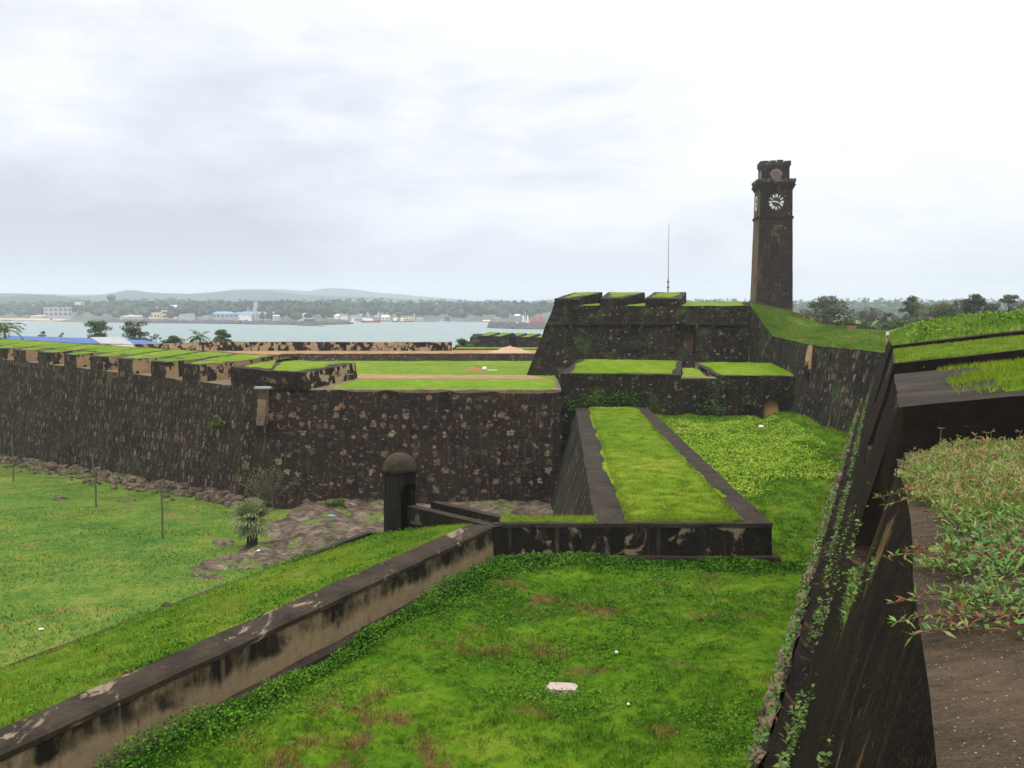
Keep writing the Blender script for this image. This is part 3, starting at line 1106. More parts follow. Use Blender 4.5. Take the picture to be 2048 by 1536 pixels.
# red runners hanging over the edge
b = MB()
rs = random.Random(12)
rpts = []
for i in range(22):
    s_ = rs.uniform(4.75, 9.8)
    t_ = rs.uniform(.05, .8)
    if dens(np.array([s_]), np.array([t_]))[0] < .5: continue
    p = RP(s_, t_, float(ztop(s_, t_)) + .07)
    d = Vector((-rs.uniform(.5, 1), rs.uniform(-.6, .4), 0)).normalized()
    pts = [p]
    for k in range(7):
        p = p + d * .05 + Vector((rs.uniform(-.01, .01), rs.uniform(-.01, .01), 0))
        tt = (p - Vector((.2025 + .375 * p.y, p.y, 0))).x
        zz = -1.6 + .07 if tt > 0 else pts[-1].z - .015
        p.z = min(p.z, zz)
        pts.append(p.copy())
    rpts += [(q, d) for q in pts[1:]]
    b.tube(pts, [.0045] * len(pts), 4)
rn = b.build('red_runner_stems', FG4)
tag(rn, 'thin red runner stems trailing over the nearest merlon edge', 'runner stems', kind='stuff')
LP = np.array([tuple(q) for q, d in rpts for _ in range(5)])
v, f, r = leaves(LP, .062, .014, .25)
tag(np_mesh('runner_leaves', v, f, FG1, None, r), 'narrow leaves on the runners hanging off the nearest merlon', 'runner leaves', kind='stuff')

# growth on the sill and the lower face
parts, parts2 = [], []
n = 2600
s_ = rng.uniform(11.3, 14.2, n); t_ = rng.uniform(-.6, .25, n)
k = nfield(s_, t_ * 2, 2.0, 61) > -.25
s_, t_ = s_[k], t_[k]
zs = -3.9 + (t_ + .62) * .11
parts.append(leaves(rp_arr(s_, t_, zs + .06 * rng.random(len(s_))), .11, .03, .6))
cl_s = rng.uniform(8, 70, 170)
for c in cl_s:
    z0 = -6.5 - (3.4 * random.random() ** 2 if random.random() < .8 else -.4)
    m_ = random.randint(18, 60)
    rr = random.uniform(.12, .4)
    ss = c + rng.normal(0, rr, m_) * 1.3
    zz = z0 + rng.normal(0, rr * .8, m_)
    zz = np.minimum(zz, -5.2)
    oo = np.where(zz >= -6.5, .27 * (-1.6 - zz), 1.67 + (-6.55 - zz) * .30) + .05 + .1 * rng.random(m_)
    parts.append(leaves(rp_arr(ss, -oo, zz), .11, .07, .2))
for (sc, zc, nn, rr) in [(12.5, -5.6, 70, .22), (7.2, -3.6, 40, .1), (6.4, -3.9, 50, .14), (9.5, -5.2, 70, .18), (8.9, -2.4, 24, .07), (9.8, -2.9, 22, .07), (14.6, -3.6, 70, .25), (20, -4.8, 90, .4), (17, -5.4, 90, .3)]:
    ss = sc + rng.normal(0, rr, nn); zz = zc + rng.normal(0, rr * 1.3, nn)
    parts.append(leaves(rp_arr(ss, -.27 * (-1.6 - zz) - .03 - .05 * rng.random(nn), zz), .07, .045, .2))
v, f, r = merge(*parts)
tag(np_mesh('wall_creeper', v, f, FG5, None, r), 'green ferns and creepers clinging to the lower near rampart face', 'creeper', kind='stuff')

# ================================================================== LEFT DITCH WALL with grass berm
A = Pz(985, 1052, -8.5)
Bq = Pz(0, 1505, -8.5)
dl = (A - Bq).normalized()
Bq = A - dl * 42
nl = Vector((-dl.y, dl.x, 0))       # outward, to the left
if nl.x > 0: nl = -nl


def LPt(a, o, z):
    """a metres back from the corner, o metres outward"""
    p = A - dl * a + nl * o
    return Vector((p.x, p.y, z))


dw = empty('parapet_wall', LPt(20, 0, -10.2), label='long plastered parapet with dark rounded coping and grass bank, lower left', cat='parapet wall')
b = MB()
b.quad(LPt(42, -.12, -10.4), LPt(0, -.12, -10.4), LPt(0, 0, -8.62), LPt(42, 0, -8.62), .6)
b.quad(LPt(42, 6.9, -15.5), LPt(42, 6.6, -9.7), LPt(-1.5, 6.6, -9.7), LPt(-1.5, 6.9, -15.5), 1)
b.quad(LPt(-1.5, 6.9, -15.5), LPt(-1.5, 6.6, -9.7), LPt(-1.5, 0, -9.0), LPt(-1.5, 0, -15.5), 1)
b.build('wall_body', W5, dw, disp=.04)
b = MB()
for (o0, z0, o1, z1) in ((-.03, -8.68, -.02, -8.56), (-.02, -8.56, .12, -8.5), (.12, -8.5, 1.0, -8.52), (1.0, -8.52, 1.1, -8.75)):
    b.quad(LPt(42, o0, z0), LPt(0, o0, z0), LPt(0, o1, z1), LPt(42, o1, z1), .5)
b.build('coping', CP2, dw, disp=.035)
b = MB()
b.quad(LPt(42, -.45, -10.5), LPt(0, -.45, -10.5), LPt(0, -.42, -9.78), LPt(42, -.42, -9.78), .6)
b.quad(LPt(42, -.42, -9.78), LPt(0, -.42, -9.78), LPt(0, -.1, -9.72), LPt(42, -.1, -9.72), .6)
b.build('plinth', CP, dw, disp=.04)
b = MB()
b.quad(LPt(42, 6.15, -9.52), LPt(-1.5, 6.15, -9.52), LPt(-1.5, 6.65, -9.62), LPt(42, 6.65, -9.62), .5)
b.quad(LPt(42, 6.65, -9.62), LPt(-1.5, 6.65, -9.62), LPt(-1.5, 6.68, -9.9), LPt(42, 6.68, -9.9), .5)
b.build('edging', CPT if False else CPG, dw, disp=.05)


def zberm(a, o):
    return -8.62 - .92 * np.clip((o - 1.0) / 5.3, 0, 1) - .25 * np.clip((6 - a) / 6, 0, 1) * np.clip((o - 1) / 5, 0, 1)


na, no = 140, 24
vs = []
for i in range(na + 1):
    for j in range(no + 1):
        a_, o_ = 42 - 43.3 * i / na, .98 + 5.25 * j / no
        if j == no: o_ += nz((a_, 0, 3), .7) * .35
        p = LPt(a_, o_, 0)
        z_ = float(zberm(a_, o_)) + .05 + .06 * nz(p, 1.7) + .03 * nz(p, 5)
        if j in (0, no): z_ -= .12
        vs.append((p.x, p.y, z_))
idx = np.arange(len(vs)).reshape(na + 1, no + 1)
f = np.stack([idx[:-1, :-1], idx[1:, :-1], idx[1:, 1:], idx[:-1, 1:]], -1).reshape(-1, 4)
np_mesh('grass_bank', np.array(vs), f, G['berm'], dw, smooth=True)


def lp_arr(a, o, z):
    return np.stack([A.x - dl.x * a + nl.x * o, A.y - dl.y * a + nl.y * o, z], 1)


n = 52000
a_ = 30 * rng.random(n) - 1.2
o_ = 1.05 + 5.2 * rng.random(n)
B5 = blades(lp_arr(a_, o_, zberm(a_, o_) + .05), .085, .02, 1.0)
v, f, r = B5
tag(np_mesh('bank_grass', v, f, G['turf_b'], None, r), 'short grass covering the sloping bank behind the left parapet', 'grass', kind='stuff')
# leafy clumps on bank
cl_ = [(random.uniform(-1, 28), random.choice([random.uniform(1.1, 2.2), random.uniform(4.5, 6.2), random.uniform(2, 5)]), random.uniform(.25, .8)) for _ in range(70)]
parts = []
for a0, o0, rr in cl_:
    m_ = int(260 * rr)
    aa, oo = a0 + rng.normal(0, rr, m_), np.clip(o0 + rng.normal(0, rr * .6, m_), 1.0, 6.4)
    aa = np.maximum(aa, -1.3)
    parts.append(leaves(lp_arr(aa, oo, zberm(aa, oo) + .05 + .12 * rng.random(m_)), .085, .055, .3))
v, f, r = merge(*parts)
tag(np_mesh('bank_weeds', v, f, G['weed'], None, r), 'leafy weed clumps on the bank behind the left parapet', 'weeds', kind='stuff')

# ---- guerite and its passage
gc = P(800, 1018, 42.6)
gc = Vector((gc.x, gc.y, 0))
gu = empty('sentry_box', (gc.x, gc.y, -10.6), label='small round domed stone sentry box with an arched doorway', cat='sentry box')
b = MB()
rw = .70
nseg = 40
# direction the doorway faces: towards the corner, to the right
da = math.atan2(A.y + .3 - gc.y, A.x - gc.x)
hw = .42
z_sill, z_spring, z_top, z_bot = -9.7, -7.95, -7.02, -11.2
angs = [2 * math.pi * k / nseg for k in range(nseg + 1)]
for k in range(nseg):
    a0, a1 = da + angs[k], da + angs[k + 1]
    mid = (angs[k] + angs[k + 1]) / 2
    if mid > math.pi: mid -= 2 * math.pi
    lo = z_bot
    segs = [(z_bot, z_top)]
    if abs(mid) * rw < hw:
        arch = z_spring + math.sqrt(max(0, hw ** 2 - (mid * rw) ** 2))
        segs = [(z_bot, z_sill), (arch, z_top)]
    for (za, zb_) in segs:
        for rr_, fl_ in ((rw, 1), (rw - .2, -1)):
            q = [Vector((gc.x + rr_ * math.cos(a), gc.y + rr_ * math.sin(a), z)) for a, z in ((a0, za), (a1, za), (a1, zb_), (a0, zb_))]
            if fl_ < 0: q = q[::-1]
            b.quad(*q, 0, 0, nu=1, nv=3)
    if len(segs) == 2:   # reveals
        q = [Vector((gc.x + rr_ * math.cos(a), gc.y + rr_ * math.sin(a), segs[1][0])) for rr_, a in ((rw, a0), (rw, a1), (rw - .2, a1), (rw - .2, a0))]
        b.quad(*q)
        q = [Vector((gc.x + rr_ * math.cos(a), gc.y + rr_ * math.sin(a), segs[0][1])) for rr_, a in ((rw, a0), (rw, a1), (rw - .2, a1), (rw - .2, a0))]
        b.quad(*q[::-1])
for sg in (-1, 1):
    aa = da + sg * hw / rw
    q = [Vector((gc.x + rr_ * math.cos(aa), gc.y + rr_ * math.sin(aa), z)) for rr_, z in ((rw, z_sill), (rw - .2, z_sill), (rw - .2, z_spring + .05), (rw, z_spring + .05))]
    b.quad(*q)
GM = wall('sentry_stone', stone=0, plaster=.10, pscale=.8, pcol=(.09, .072, .045), moss=.1, streak=.3, dark=(.013, .011, .008), brown=(.032, .026, .018))
b.build('wall', GM, gu, disp=.015, smooth=False)
b = MB()
b.lathe([(rw - .1, -7.12), (rw + .10, -7.10), (rw + .13, -7.02), (rw + .08, -6.95), (rw - .02, -6.93)], 36, (gc.x, gc.y, 0))
b.build('cornice', GM, gu, smooth=True)
b = MB()
b.lathe([(rw + .02, -6.94)] + [((rw + .01) * math.cos(R(q)) , -6.93 + .66 * math.sin(R(q))) for q in range(4, 90, 9)] + [(.05, -6.272), (.001, -6.271)], 36, (gc.x, gc.y, 0))
b.build('dome', coping('dome_stone', dark=(.018, .015, .010), lt=(.070, .058, .036), lichen=.1), gu, smooth=True)
b = MB()
b.lathe([(rw + .02, -11.3), (rw - .05, -12.2), (.3, -14.8)], 24, (gc.x, gc.y, 0))
b.build('corbel', GM, gu, smooth=True)

# passage parapets from corner to the box
ps0 = A + Vector((0, .05, 0))
d2 = Vector((gc.x - A.x, gc.y - A.y, 0)).normalized()
n2 = Vector((-d2.y, d2.x, 0))
if n2.y < 0: n2 = -n2     # away from the viewer
pw = empty('passage_wall', (A.x + d2.x * 2, A.y + d2.y * 2, -9.8), label='pair of low dark parapets forming the narrow passage to the sentry box', cat='parapet wall')


def PP(a, o, z):
    p = Vector((A.x, A.y, 0)) + d2 * a + n2 * o
    return Vector((p.x, p.y, z))


LL = (Vector((gc.x, gc.y, 0)) - Vector((A.x, A.y, 0))).length - .55
for (o0, o1) in ((-.02, .42), (1.25, 1.62)):
    b = MB()
    zt = -8.52 if o0 < 0 else -8.5
    a0 = -.1 if o0 < 0 else -.9
    b.solid([PP(LL, o0, -15), PP(a0, o0, -15), PP(a0, o1, -15), PP(LL, o1, -15)], [PP(LL, o0, zt), PP(a0, o0, zt), PP(a0, o1, zt), PP(LL, o1, zt)], .6, 0, 1)
    b.build('parapet', [GM, CP], pw, disp=.03)
b = MB()
b.quad(PP(LL, .4, -9.72), PP(-.6, .4, -9.72), PP(-.6, 1.3, -9.72), PP(LL, 1.3, -9.72), .5)
b.build('passage_floor', CP, pw, disp=.02)

# ================================================================== BLOCK WALL + TRAVERSE (thick grass topped wall)
tr = empty('traverse_wall', (6.8, 60, -10), label='thick grass-topped wall with grey copings crossing the ditch towards the bastion', cat='traverse wall')
FY = 38.5
XR, XL = 10.12, 3.35
b = MB()
# front face, from the corner to the right end
b.quad((A.x - .0, FY, -10.3), (XR + .05, FY - .1, -10.3), (XR, FY, -8.56), (A.x, FY, -8.56), .6)
b.build('front_face', W6, tr, disp=.035)
b = MB()
b.box(A.x - .2, XR + .28, FY - .42, FY - .02, -10.6, -9.72, step=.6)
b.box(XR - .02, XR + .34, FY - .42, 74, -10.6, -9.85, step=1.2)
b.build('plinth', CP, tr, disp=.03)
b = MB()
# right side, left side
FYB = 81.5
XRB, XLB = 11.0, 5.3
b.quad((XR + .05, FY - .1, -10.3), (XRB + .05, FYB, -9.5), (XRB, FYB, -8.3), (XR, FY, -8.56), 1)
b.quad((XLB - 2.2, FYB, -15.8), (XL - 1.6, 41, -15.2), (XL, 41, -8.56), (XLB, FYB, -8.3), .8)
b.build('side_face', W4, tr, disp=.06)
b = MB()
# narrow strip between corner and traverse: back face
b.quad((XL - .2, 40.2, -15.2), (A.x - 1, 40.4, -15.2), (A.x - .5, 39.9, -8.6), (XL, 39.8, -8.6), 1)
b.quad((XL - 1.6, 41.2, -15.2), (XL - .2, 39.8, -15.2), (XL, 39.8, -8.56), (XL, 41.2, -8.56), 1)
b.build('back_face', W4, tr, disp=.04)
b = MB()
zt0, zt1 = -8.5, -8.28
b.solid([(XL - .1, FY + .05, -8.85), (XL + 1.0, FY + .05, -8.8), (XLB + .85, FYB, -8.6), (XLB - .1, FYB, -8.65)],
        [(XL - .1, FY + .05, zt0), (XL + 1.0, FY + .05, zt0), (XLB + .85, FYB, zt1), (XLB - .1, FYB, zt1)], 1.0)
b.solid([(XR - .95, FY + .05, -8.8), (XR, FY + .05, -8.8), (XRB, FYB, -8.6), (XRB - .8, FYB, -8.6)],
        [(XR - .95, FY + .05, zt0), (XR + .08, FY + .05, zt0), (XRB + .08, FYB, zt1), (XRB - .8, FYB, zt1)], 1.0)
b.solid([(A.x, FY - .03, -8.62), (XR + .03, FY - .03, -8.62), (XR + .03, FY + .35, -8.62), (A.x, FY + .35, -8.62)],
        [(A.x, FY - .03, -8.47), (XR + .03, FY - .03, -8.47), (XR, FY + .35, -8.48), (A.x, FY + .35, -8.48)], .5)
b.quad((XL + .5, FY + .2, zt0 - .03), (XR - .5, FY + .2, zt0 - .03), (XRB - .4, FYB, zt1 - .03), (XLB + .4, FYB, zt1 - .03), 1.5)
b.build('coping', CPG, tr, disp=.045)


def turf_quad(name, a, b_, c, d, mat, parent, st=.5, h=.08, rag=.3, bump=.06):
    rag = max(rag, .45)
    a, b_, c, d = map(Vector, (a, b_, c, d))
    nu = max(3, int((b_ - a).length / st))
    nv = max(3, int((d - a).length / st))
    vs = []
    for j in range(nv + 1):
        for i in range(nu + 1):
            p = a.lerp(b_, i / nu).lerp(d.lerp(c, i / nu), j / nv)
            e = min(i, nu - i, j, nv - j)
            if e == 0:
                p.x += nz(p, .35, 2) * rag + nz(p, 1.7, 4) * .12
                p.y += nz(p, .5, 9) * rag * .5 + nz(p, 1.7, 6) * .08
                z_ = p.z - .05
            else:
                z_ = p.z + h * min(1, e / 1.5) + bump * nz(p, 1.3) + bump * .5 * nz(p, 4)
            vs.append((p.x, p.y, z_))
    idx = np.arange(len(vs)).reshape(nv + 1, nu + 1)
    f = np.stack([idx[:-1, :-1], idx[:-1, 1:], idx[1:, 1:], idx[1:, :-1]], -1).reshape(-1, 4)
    return np_mesh(name, np.array(vs), f, mat, parent, smooth=True)


turf_quad('turf', (XL + .95, FY + .3, zt0), (XR - .9, FY + .3, zt0), (XRB - .75, FYB, zt1), (XLB + .8, FYB, zt1), G['turf'], tr, .35, .10, .9, .09)
turf_quad('turf', (A.x + .2, FY + .3, -8.5), (XL, FY + .3, -8.5), (XL, FY + 1.2, -8.52), (A.x + .2, FY + 1.4, -8.52), G['turf'], tr, .3, .06, .1)
n = 46000
y_ = FY + .4 + (FYB - FY - 1) * rng.random(n) ** 1.5
k_ = (y_ - FY) / (FYB - FY)
xl = (XL + 1.1) * (1 - k_) + (XLB + .95) * k_
xr = (XR - 1.0) * (1 - k_) + (XRB - .9) * k_
x_ = xl + (xr - xl) * rng.random(n)
z_ = zt0 * (1 - k_) + zt1 * k_ + .08
B6 = blades(np.stack([x_, y_, z_], 1), .09, .026, 1.1)
n = 1600
x_ = rng.uniform(A.x + .3, XL, n); y_ = FY + .35 + .9 * rng.random(n)
B7 = blades(np.stack([x_, y_, np.full(n, -8.46)], 1), .12, .03, 1)
v, f, r = merge(B6, B7)
tag(np_mesh('traverse_grass', v, f, G['turf_b'], None, r), 'short grass growing along the top of the thick traverse wall', 'grass', kind='stuff')

# ================================================================== DITCH vegetation
def in_ditch(x, y):
    # right limit: near wall base; left limit: left parapet inner face / traverse right side
    xr_ = .2025 + .375 * (y + .98) - 2.62
    al = ((A.x - x) * dl.x + (A.y - y) * dl.y)          # distance back from the corner
    oo = ((x - A.x) * nl.x + (y - A.y) * nl.y)
    ok_left = np.where(y < FY - .45, oo < -.5, x > XR + .35)
    return (x < xr_) & ok_left & (y < 82.5)


def ditch_scatter(n, y0, y1, pw=1.0):
    y = y0 + (y1 - y0) * rng.random(n) ** pw
    x = rng.uniform(-9, 27, n)
    k = in_ditch(x, y)
    return x[k], y[k]


x_, y_ = ditch_scatter(420000, 19, 40, 1.15)
nn = nfield(x_, y_, 1.0, 71)
tf_ = nfield(x_, y_, 7.0, 72) * .7 + nfield(x_, y_, 13.0, 73) * .5
k = tf_ + rng.normal(0, .25, len(x_)) > -.25
x_, y_, nn, tf_ = x_[k], y_[k], nn[k], tf_[k]
h_ = .055 + .05 * np.clip(nn, -.6, 1) + .09 * np.clip(tf_, 0, 1)
B8 = blades(np.stack([x_, y_, zditch(x_, y_)], 1), h_, .02, 1.2)
x_, y_ = ditch_scatter(260000, 38, 82, 1.2)
tf_ = nfield(x_, y_, 4.5, 74)
k = tf_ + rng.normal(0, .25, len(x_)) > -.3
x_, y_, tf_ = x_[k], y_[k], tf_[k]
B9 = blades(np.stack([x_, y_, zditch(x_, y_)], 1), .09 + .12 * np.clip(tf_, 0, 1), .036, 1.1)
v, f, r = merge(B8, B9)
tag(np_mesh('ditch_grass', v, f, G['ditch_b'], None, r), 'uneven green grass carpeting the floor of the ditch', 'grass', kind='stuff')
# leafy weeds: hedged along both wall feet and in clumps
parts = []
n = 26000
a_ = 36 * rng.random(n)
o_ = -.48 - np.abs(rng.normal(0, .55, n))
wv = .8 + .5 * nfield(a_, a_ * 0, .9, 75)
o_ = -.48 + (o_ + .48) * np.clip(wv, .3, 2)
pp = lp_arr(a_, o_, np.zeros(n))
hz_ = np.clip(.62 - (-.48 - o_) * .42, .05, .7) * np.clip(wv, .4, 1.3)
pp[:, 2] = zditch(pp[:, 0], pp[:, 1]) + hz_ * rng.random(n) ** .6
parts.append(leaves(pp, .085, .06, .3))
n = 15000
x_ = rng.uniform(A.x - .3, XR + 1.3, n)
o_ = np.abs(rng.normal(0, .75, n))
wv = .8 + .5 * nfield(x_, x_ * 0, 1.1, 76)
y_ = FY - .45 - o_ * np.clip(wv, .3, 2)
z_ = zditch(x_, y_) + np.clip(.5 - o_ * .28, .05, .5) * np.clip(wv, .3, 1.2) * rng.random(n) ** .6
k = in_ditch(x_, y_)
parts.append(leaves(np.stack([x_, y_, z_], 1)[k], .10, .07, .3))
cx, cy = ditch_scatter(900, 20, 40)
sel = nfield(cx, cy, .45, 77) + .6 * np.exp(-((cx - 6) / 5) ** 2 - ((cy - 22) / 4) ** 2) > -.05
cx, cy = cx[sel][:380], cy[sel][:380]
for a0, b0 in zip(cx, cy):
    rr = random.uniform(.15, .6)
    m_ = int(230 * rr)
    xx, yy = a0 + rng.normal(0, rr, m_) * 1.2, b0 + rng.normal(0, rr * .6, m_)
    kk = in_ditch(xx, yy)
    xx, yy = xx[kk], yy[kk]
    parts.append(leaves(np.stack([xx, yy, zditch(xx, yy) + .03 + .22 * rr * rng.random(len(xx))], 1), .075, .055, .25))
x_, y_ = ditch_scatter(40000, 20, 27)
k = nfield(x_, y_, .8, 78) + (x_ - 3.2) * .3 - (y_ - 20) * .2 > .1
parts.append(leaves(np.stack([x_[k], y_[k], zditch(x_[k], y_[k]) + .16 * rng.random(k.sum())], 1), .07, .055, .3))
cx, cy = ditch_scatter(500, 40, 81)
for a0, b0 in zip(cx, cy):
    rr = random.uniform(.2, .7)
    m_ = int(90 * rr)
    xx, yy = a0 + rng.normal(0, rr, m_) * 1.2, b0 + rng.normal(0, rr * .6, m_)
    kk = in_ditch(xx, yy)
    xx, yy = xx[kk], yy[kk]
    parts.append(leaves(np.stack([xx, yy, zditch(xx, yy) + .05 + .2 * rr * rng.random(len(xx))], 1), .12, .09, .25))
v, f, r = merge(*parts)
tag(np_mesh('ditch_weeds', v, f, G['weed'], None, r), 'leafy green weeds heaped against the ditch walls and in clumps', 'weeds', kind='stuff')
# growth where the traverse meets the cross wall, and tufts on its face
parts = []
for (u, v_, n_, ru, rz_) in [(1180, 806, 260, 1.0, .25), (1215, 800, 320, 1.2, .4), (1255, 796, 260, .9, .35), (1270, 812, 120, .5, .3), (1150, 812, 120, .6, .25), (1408, 812, 110, .5, .6), (1440, 822, 60, .4, .4), (1330, 806, 50, .5, .4), (1500, 806, 40, .4, .3)]:
    c_ = P(u, v_, 81.5)
    xx, zz_ = c_.x + rng.normal(0, ru, n_), c_.z + rng.normal(0, rz_, n_)
    parts.append(leaves(np.stack([xx, 81.45 - .25 * rng.random(n_), zz_], 1), .16, .12, .1))
v, f, r = merge(*parts)
tag(np_mesh('wall_ivy', v, f, G['weed'], None, r), 'green growth hanging on the dark cross wall behind the traverse', 'ivy', kind='stuff')
# bright yellow-green weed patch beside the traverse
parts = []
n = 70000
x_ = rng.uniform(XR + .6, 21, n); y_ = rng.uniform(50, 80, n)
k = (nfield(x_, y_, .5, 79) + 1.1 * np.exp(-((x_ - 15) / 4) ** 2 - ((y_ - 65) / 9) ** 2) + rng.normal(0, .2, n) > .25) & in_ditch(x_, y_)
YG = grass('yellow_weed', (.11, .25, .012), (.22, .35, .02), (.36, .43, .06), s=1.2, blade=True)
v, f, r = leaves(np.stack([x_[k], y_[k], zditch(x_[k], y_[k]) + .04 + .12 * rng.random(k.sum())], 1), .12, .08, .25)
tag(np_mesh('yellow_weeds', v, f, YG, None, r), 'bright yellow-green weed patch in the ditch beside the traverse wall', 'weeds', kind='stuff')

# withered rusty tufts
parts = []
for (u, v_, ru, rv_) in [(727, 1395, 40, 22), (590, 1483, 45, 14), (600, 1515, 60, 20), (700, 1495, 45, 18), (850, 1498, 38, 16), (940, 1492, 34, 10), (520, 1500, 30, 14), (1130, 1232, 70, 14), (960, 1300, 60, 22), (650, 1420, 26, 12), (1330, 1478, 30, 10), (1090, 1300, 60, 16), (800, 1440, 26, 10), (1450, 1250, 50, 8), (1400, 1180, 50, 8)]:
    c_ = Pz(u, v_, -10)
    rx, ry = ru / F * c_.y, rv_ / F * c_.y / .42
    m_ = int(700 * rx * ry * 3.14) + 60
    xx, yy = c_.x + rng.normal(0, rx * .85, m_), c_.y + rng.normal(0, ry * .85, m_)
    k = in_ditch(xx, yy) & (nfield(xx, yy, 3.5, 93) + rng.normal(0, .3, m_) > .05)
    xx, yy = xx[k], yy[k]
    parts.append(blades(np.stack([xx, yy, zditch(xx, yy) + .03], 1), .13, .02, 1.6))
v, f, r = merge(*parts)
tag(np_mesh('withered_grass', v, f, grass('withered', (.11, .055, .018), (.19, .095, .035), (.25, .18, .06), blade=True), None, r), 'rust brown withered tufts scattered over the ditch grass', 'grass', kind='stuff')

# things lying in the ditch
def on_ditch(u, v):
    p = Pz(u, v, -10)
    return Vector((p.x, p.y, float(zditch(np.array(p.x), np.array(p.y)))))


p = on_ditch(1125, 1376)
b = MB()
b.solid([(-.40, -.20, 0), (.30, -.26, 0), (.42, .02, 0), (.36, .22, 0), (-.30, .24, 0), (-.44, .06, 0)],
        [(-.38, -.19, .13), (.29, -.24, .13), (.40, .02, .13), (.34, .21, .13), (-.29, .23, .13), (-.42, .06, .13)], 0)
o = b.build('stone_slab', plain('slab_stone', (.42, .33, .27), .85, .25, 8))
o.location = p + Vector((0, 0, .02)); o.rotation_euler = (R(4), R(3), .1)
tag(o, 'flat pale pinkish stone slab lying in the ditch grass', 'stone')
for (u, v, lb, r_) in [(1233, 1313, 'white pebble lying up the ditch beyond the flat slab', .055), (1257, 1423, 'small upright white scrap nearer than the flat slab', .045)]:
    p = on_ditch(u, v)
    b = MB(); b.blob((0, 0, .06), (r_, r_ * .8, r_ * .8), 3, .3, 1)
    o = b.build('white_stone', WHITE); o.location = p + Vector((0, 0, .04)); tag(o, lb, 'stone')
p = Pz(1522, 856, -9.05)
b = MB(); b.blob((0, 0, .1), (.2, .15, .1), 8, .3, 1)
o = b.build('white_stone', WHITE); o.location = p; tag(o, 'white stone at the foot of the small arched tunnel', 'stone')

# ================================================================== CURTAIN WALL (centre) + left wall + cross wall
cw = empty('curtain_wall', P(820, 1010, 79), label='tall dark centre wall studded with pale stones, grass strip on top', cat='fortress wall')
cor_t = P(530, 778, 80.6)          # salient corner, body top
cor_b = P(552, 1045, 76.5)
r_t = P(1122, 780, 80.2)
r_b = P(1122, 1012, 77.6)
l_t = P(-160, 705, 142.0)
# left wall top line at z=-6.1 (sills)
lw_dir = Vector((-.717, .697, 0))
LZ = -6.15
def LW(a, o, z):
    """a metres left of the corner along the left wall, o metres inward"""
    q = Vector((cor_t.x, cor_t.y, 0)) + lw_dir * a + Vector((.697, .717, 0)) * o
    return Vector((q.x, q.y, z))


b = MB()
zr = r_t.z
b.quad(cor_b + Vector((0, 0, -.6)), r_b + Vector((0, 0, -.6)), r_t, Vector((cor_t.x, cor_t.y, r_t.z)), .9)
b.build('wall_face', W1, cw, disp=.12)
b = MB()
f0, f1 = P(632, 779, 80.5), P(1122, 781, 80.1)
b0, b1 = P(712, 757, 88.2), P(1122, 757, 88.2)
b.solid([f0 + Vector((-.6, 0, -.25)), f1 + Vector((0, 0, -.25)), b1 + Vector((0, 0, -.25)), b0 + Vector((-.3, 0, -.25))], [f0 + Vector((-.6, 0, 0)), f1, b1, b0 + Vector((-.3, 0, 0))], .8)
b.solid([b0 + Vector((-.3, 0, -2)), b1 + Vector((0, 0, -2)), b1 + Vector((0, .3, -2)), b0 + Vector((-.3, .3, -2))], [b0 + Vector((-.3, 0, 0)), b1, b1 + Vector((0, .3, 0)), b0 + Vector((-.3, .3, 0))], .8)
b.build('coping', CPT, cw, disp=.03)
turf_quad('turf', f0 + Vector((.5, .35, .02)), f1 + Vector((-.25, .35, .02)), b1 + Vector((-.25, -.2, .02)), b0 + Vector((.3, -.2, .02)), G['lawn'], cw, .7, .10, .15, .04)
# corner merlon
mc = empty('corner_merlon', P(580, 770, 82), label='broad corner merlon with grass top and patchy plastered right side', cat='merlon')
zf_ = -5.28
m0 = P(530, 741, 80.5); m1 = P(610, 745, 80.3); m2 = P(711, 727, 88.5); m3 = P(560, 717, 92)
m0 = Vector((m0.x, m0.y, -5.2)); mg = LW(5.3, 0, -5.15); mgb = LW(6.5, 7.5, -4.55)
low = lambda q, z: Vector((q.x, q.y, z))
m0d, m1d = cor_t + Vector((0, 0, -.05)), P(618, 780, 80.4)
m1d = Vector((m1.x + .25, m1.y - .02, -6.75))
m2d = Vector((m2.x + .2, m2.y + .2, -7))
b = MB()
b.quad(Vector((m0.x, m0.y, -6.8)), m1d, m1, m0, .6, 0)
b.quad(Vector((mg.x, mg.y, -6.8)), Vector((m0.x, m0.y, -6.8)), m0, mg, .6, 0)
b.quad(m1d, m2d, m2, m1, .6, 1)
b.quad(m2d, low(m3, -7), m3, m2, 1, 0)
b.quad(low(mgb, -7), low(mg, -6.8), mg, mgb, 1, 0)
b.quad(low(m3, -7), low(mgb, -7), mgb, m3, 1, 0)
b.quad(m0, m1, m2, m3, .8, 2)
b.quad(mg, m0, m3, mgb, .8, 2)
b.build('masonry', [W1, W9, CPG], mc, disp=.09)
turf_quad('turf', m0 + Vector((.3, .45, .02)), m1 + Vector((-.4, .45, .02)), m2 + Vector((-.45, -.2, .02)), m3 + Vector((0, -.3, .02)), G['lawn'], mc, .7, .07, .12, .04)
turf_quad('turf', mg + Vector((.6, .3, .03)), m0 + Vector((.3, .5, .03)), m3 + Vector((0, -.3, .03)), mgb + Vector((-.2, -.5, .03)), G['lawn'], mc, .7, .07, .12, .04)

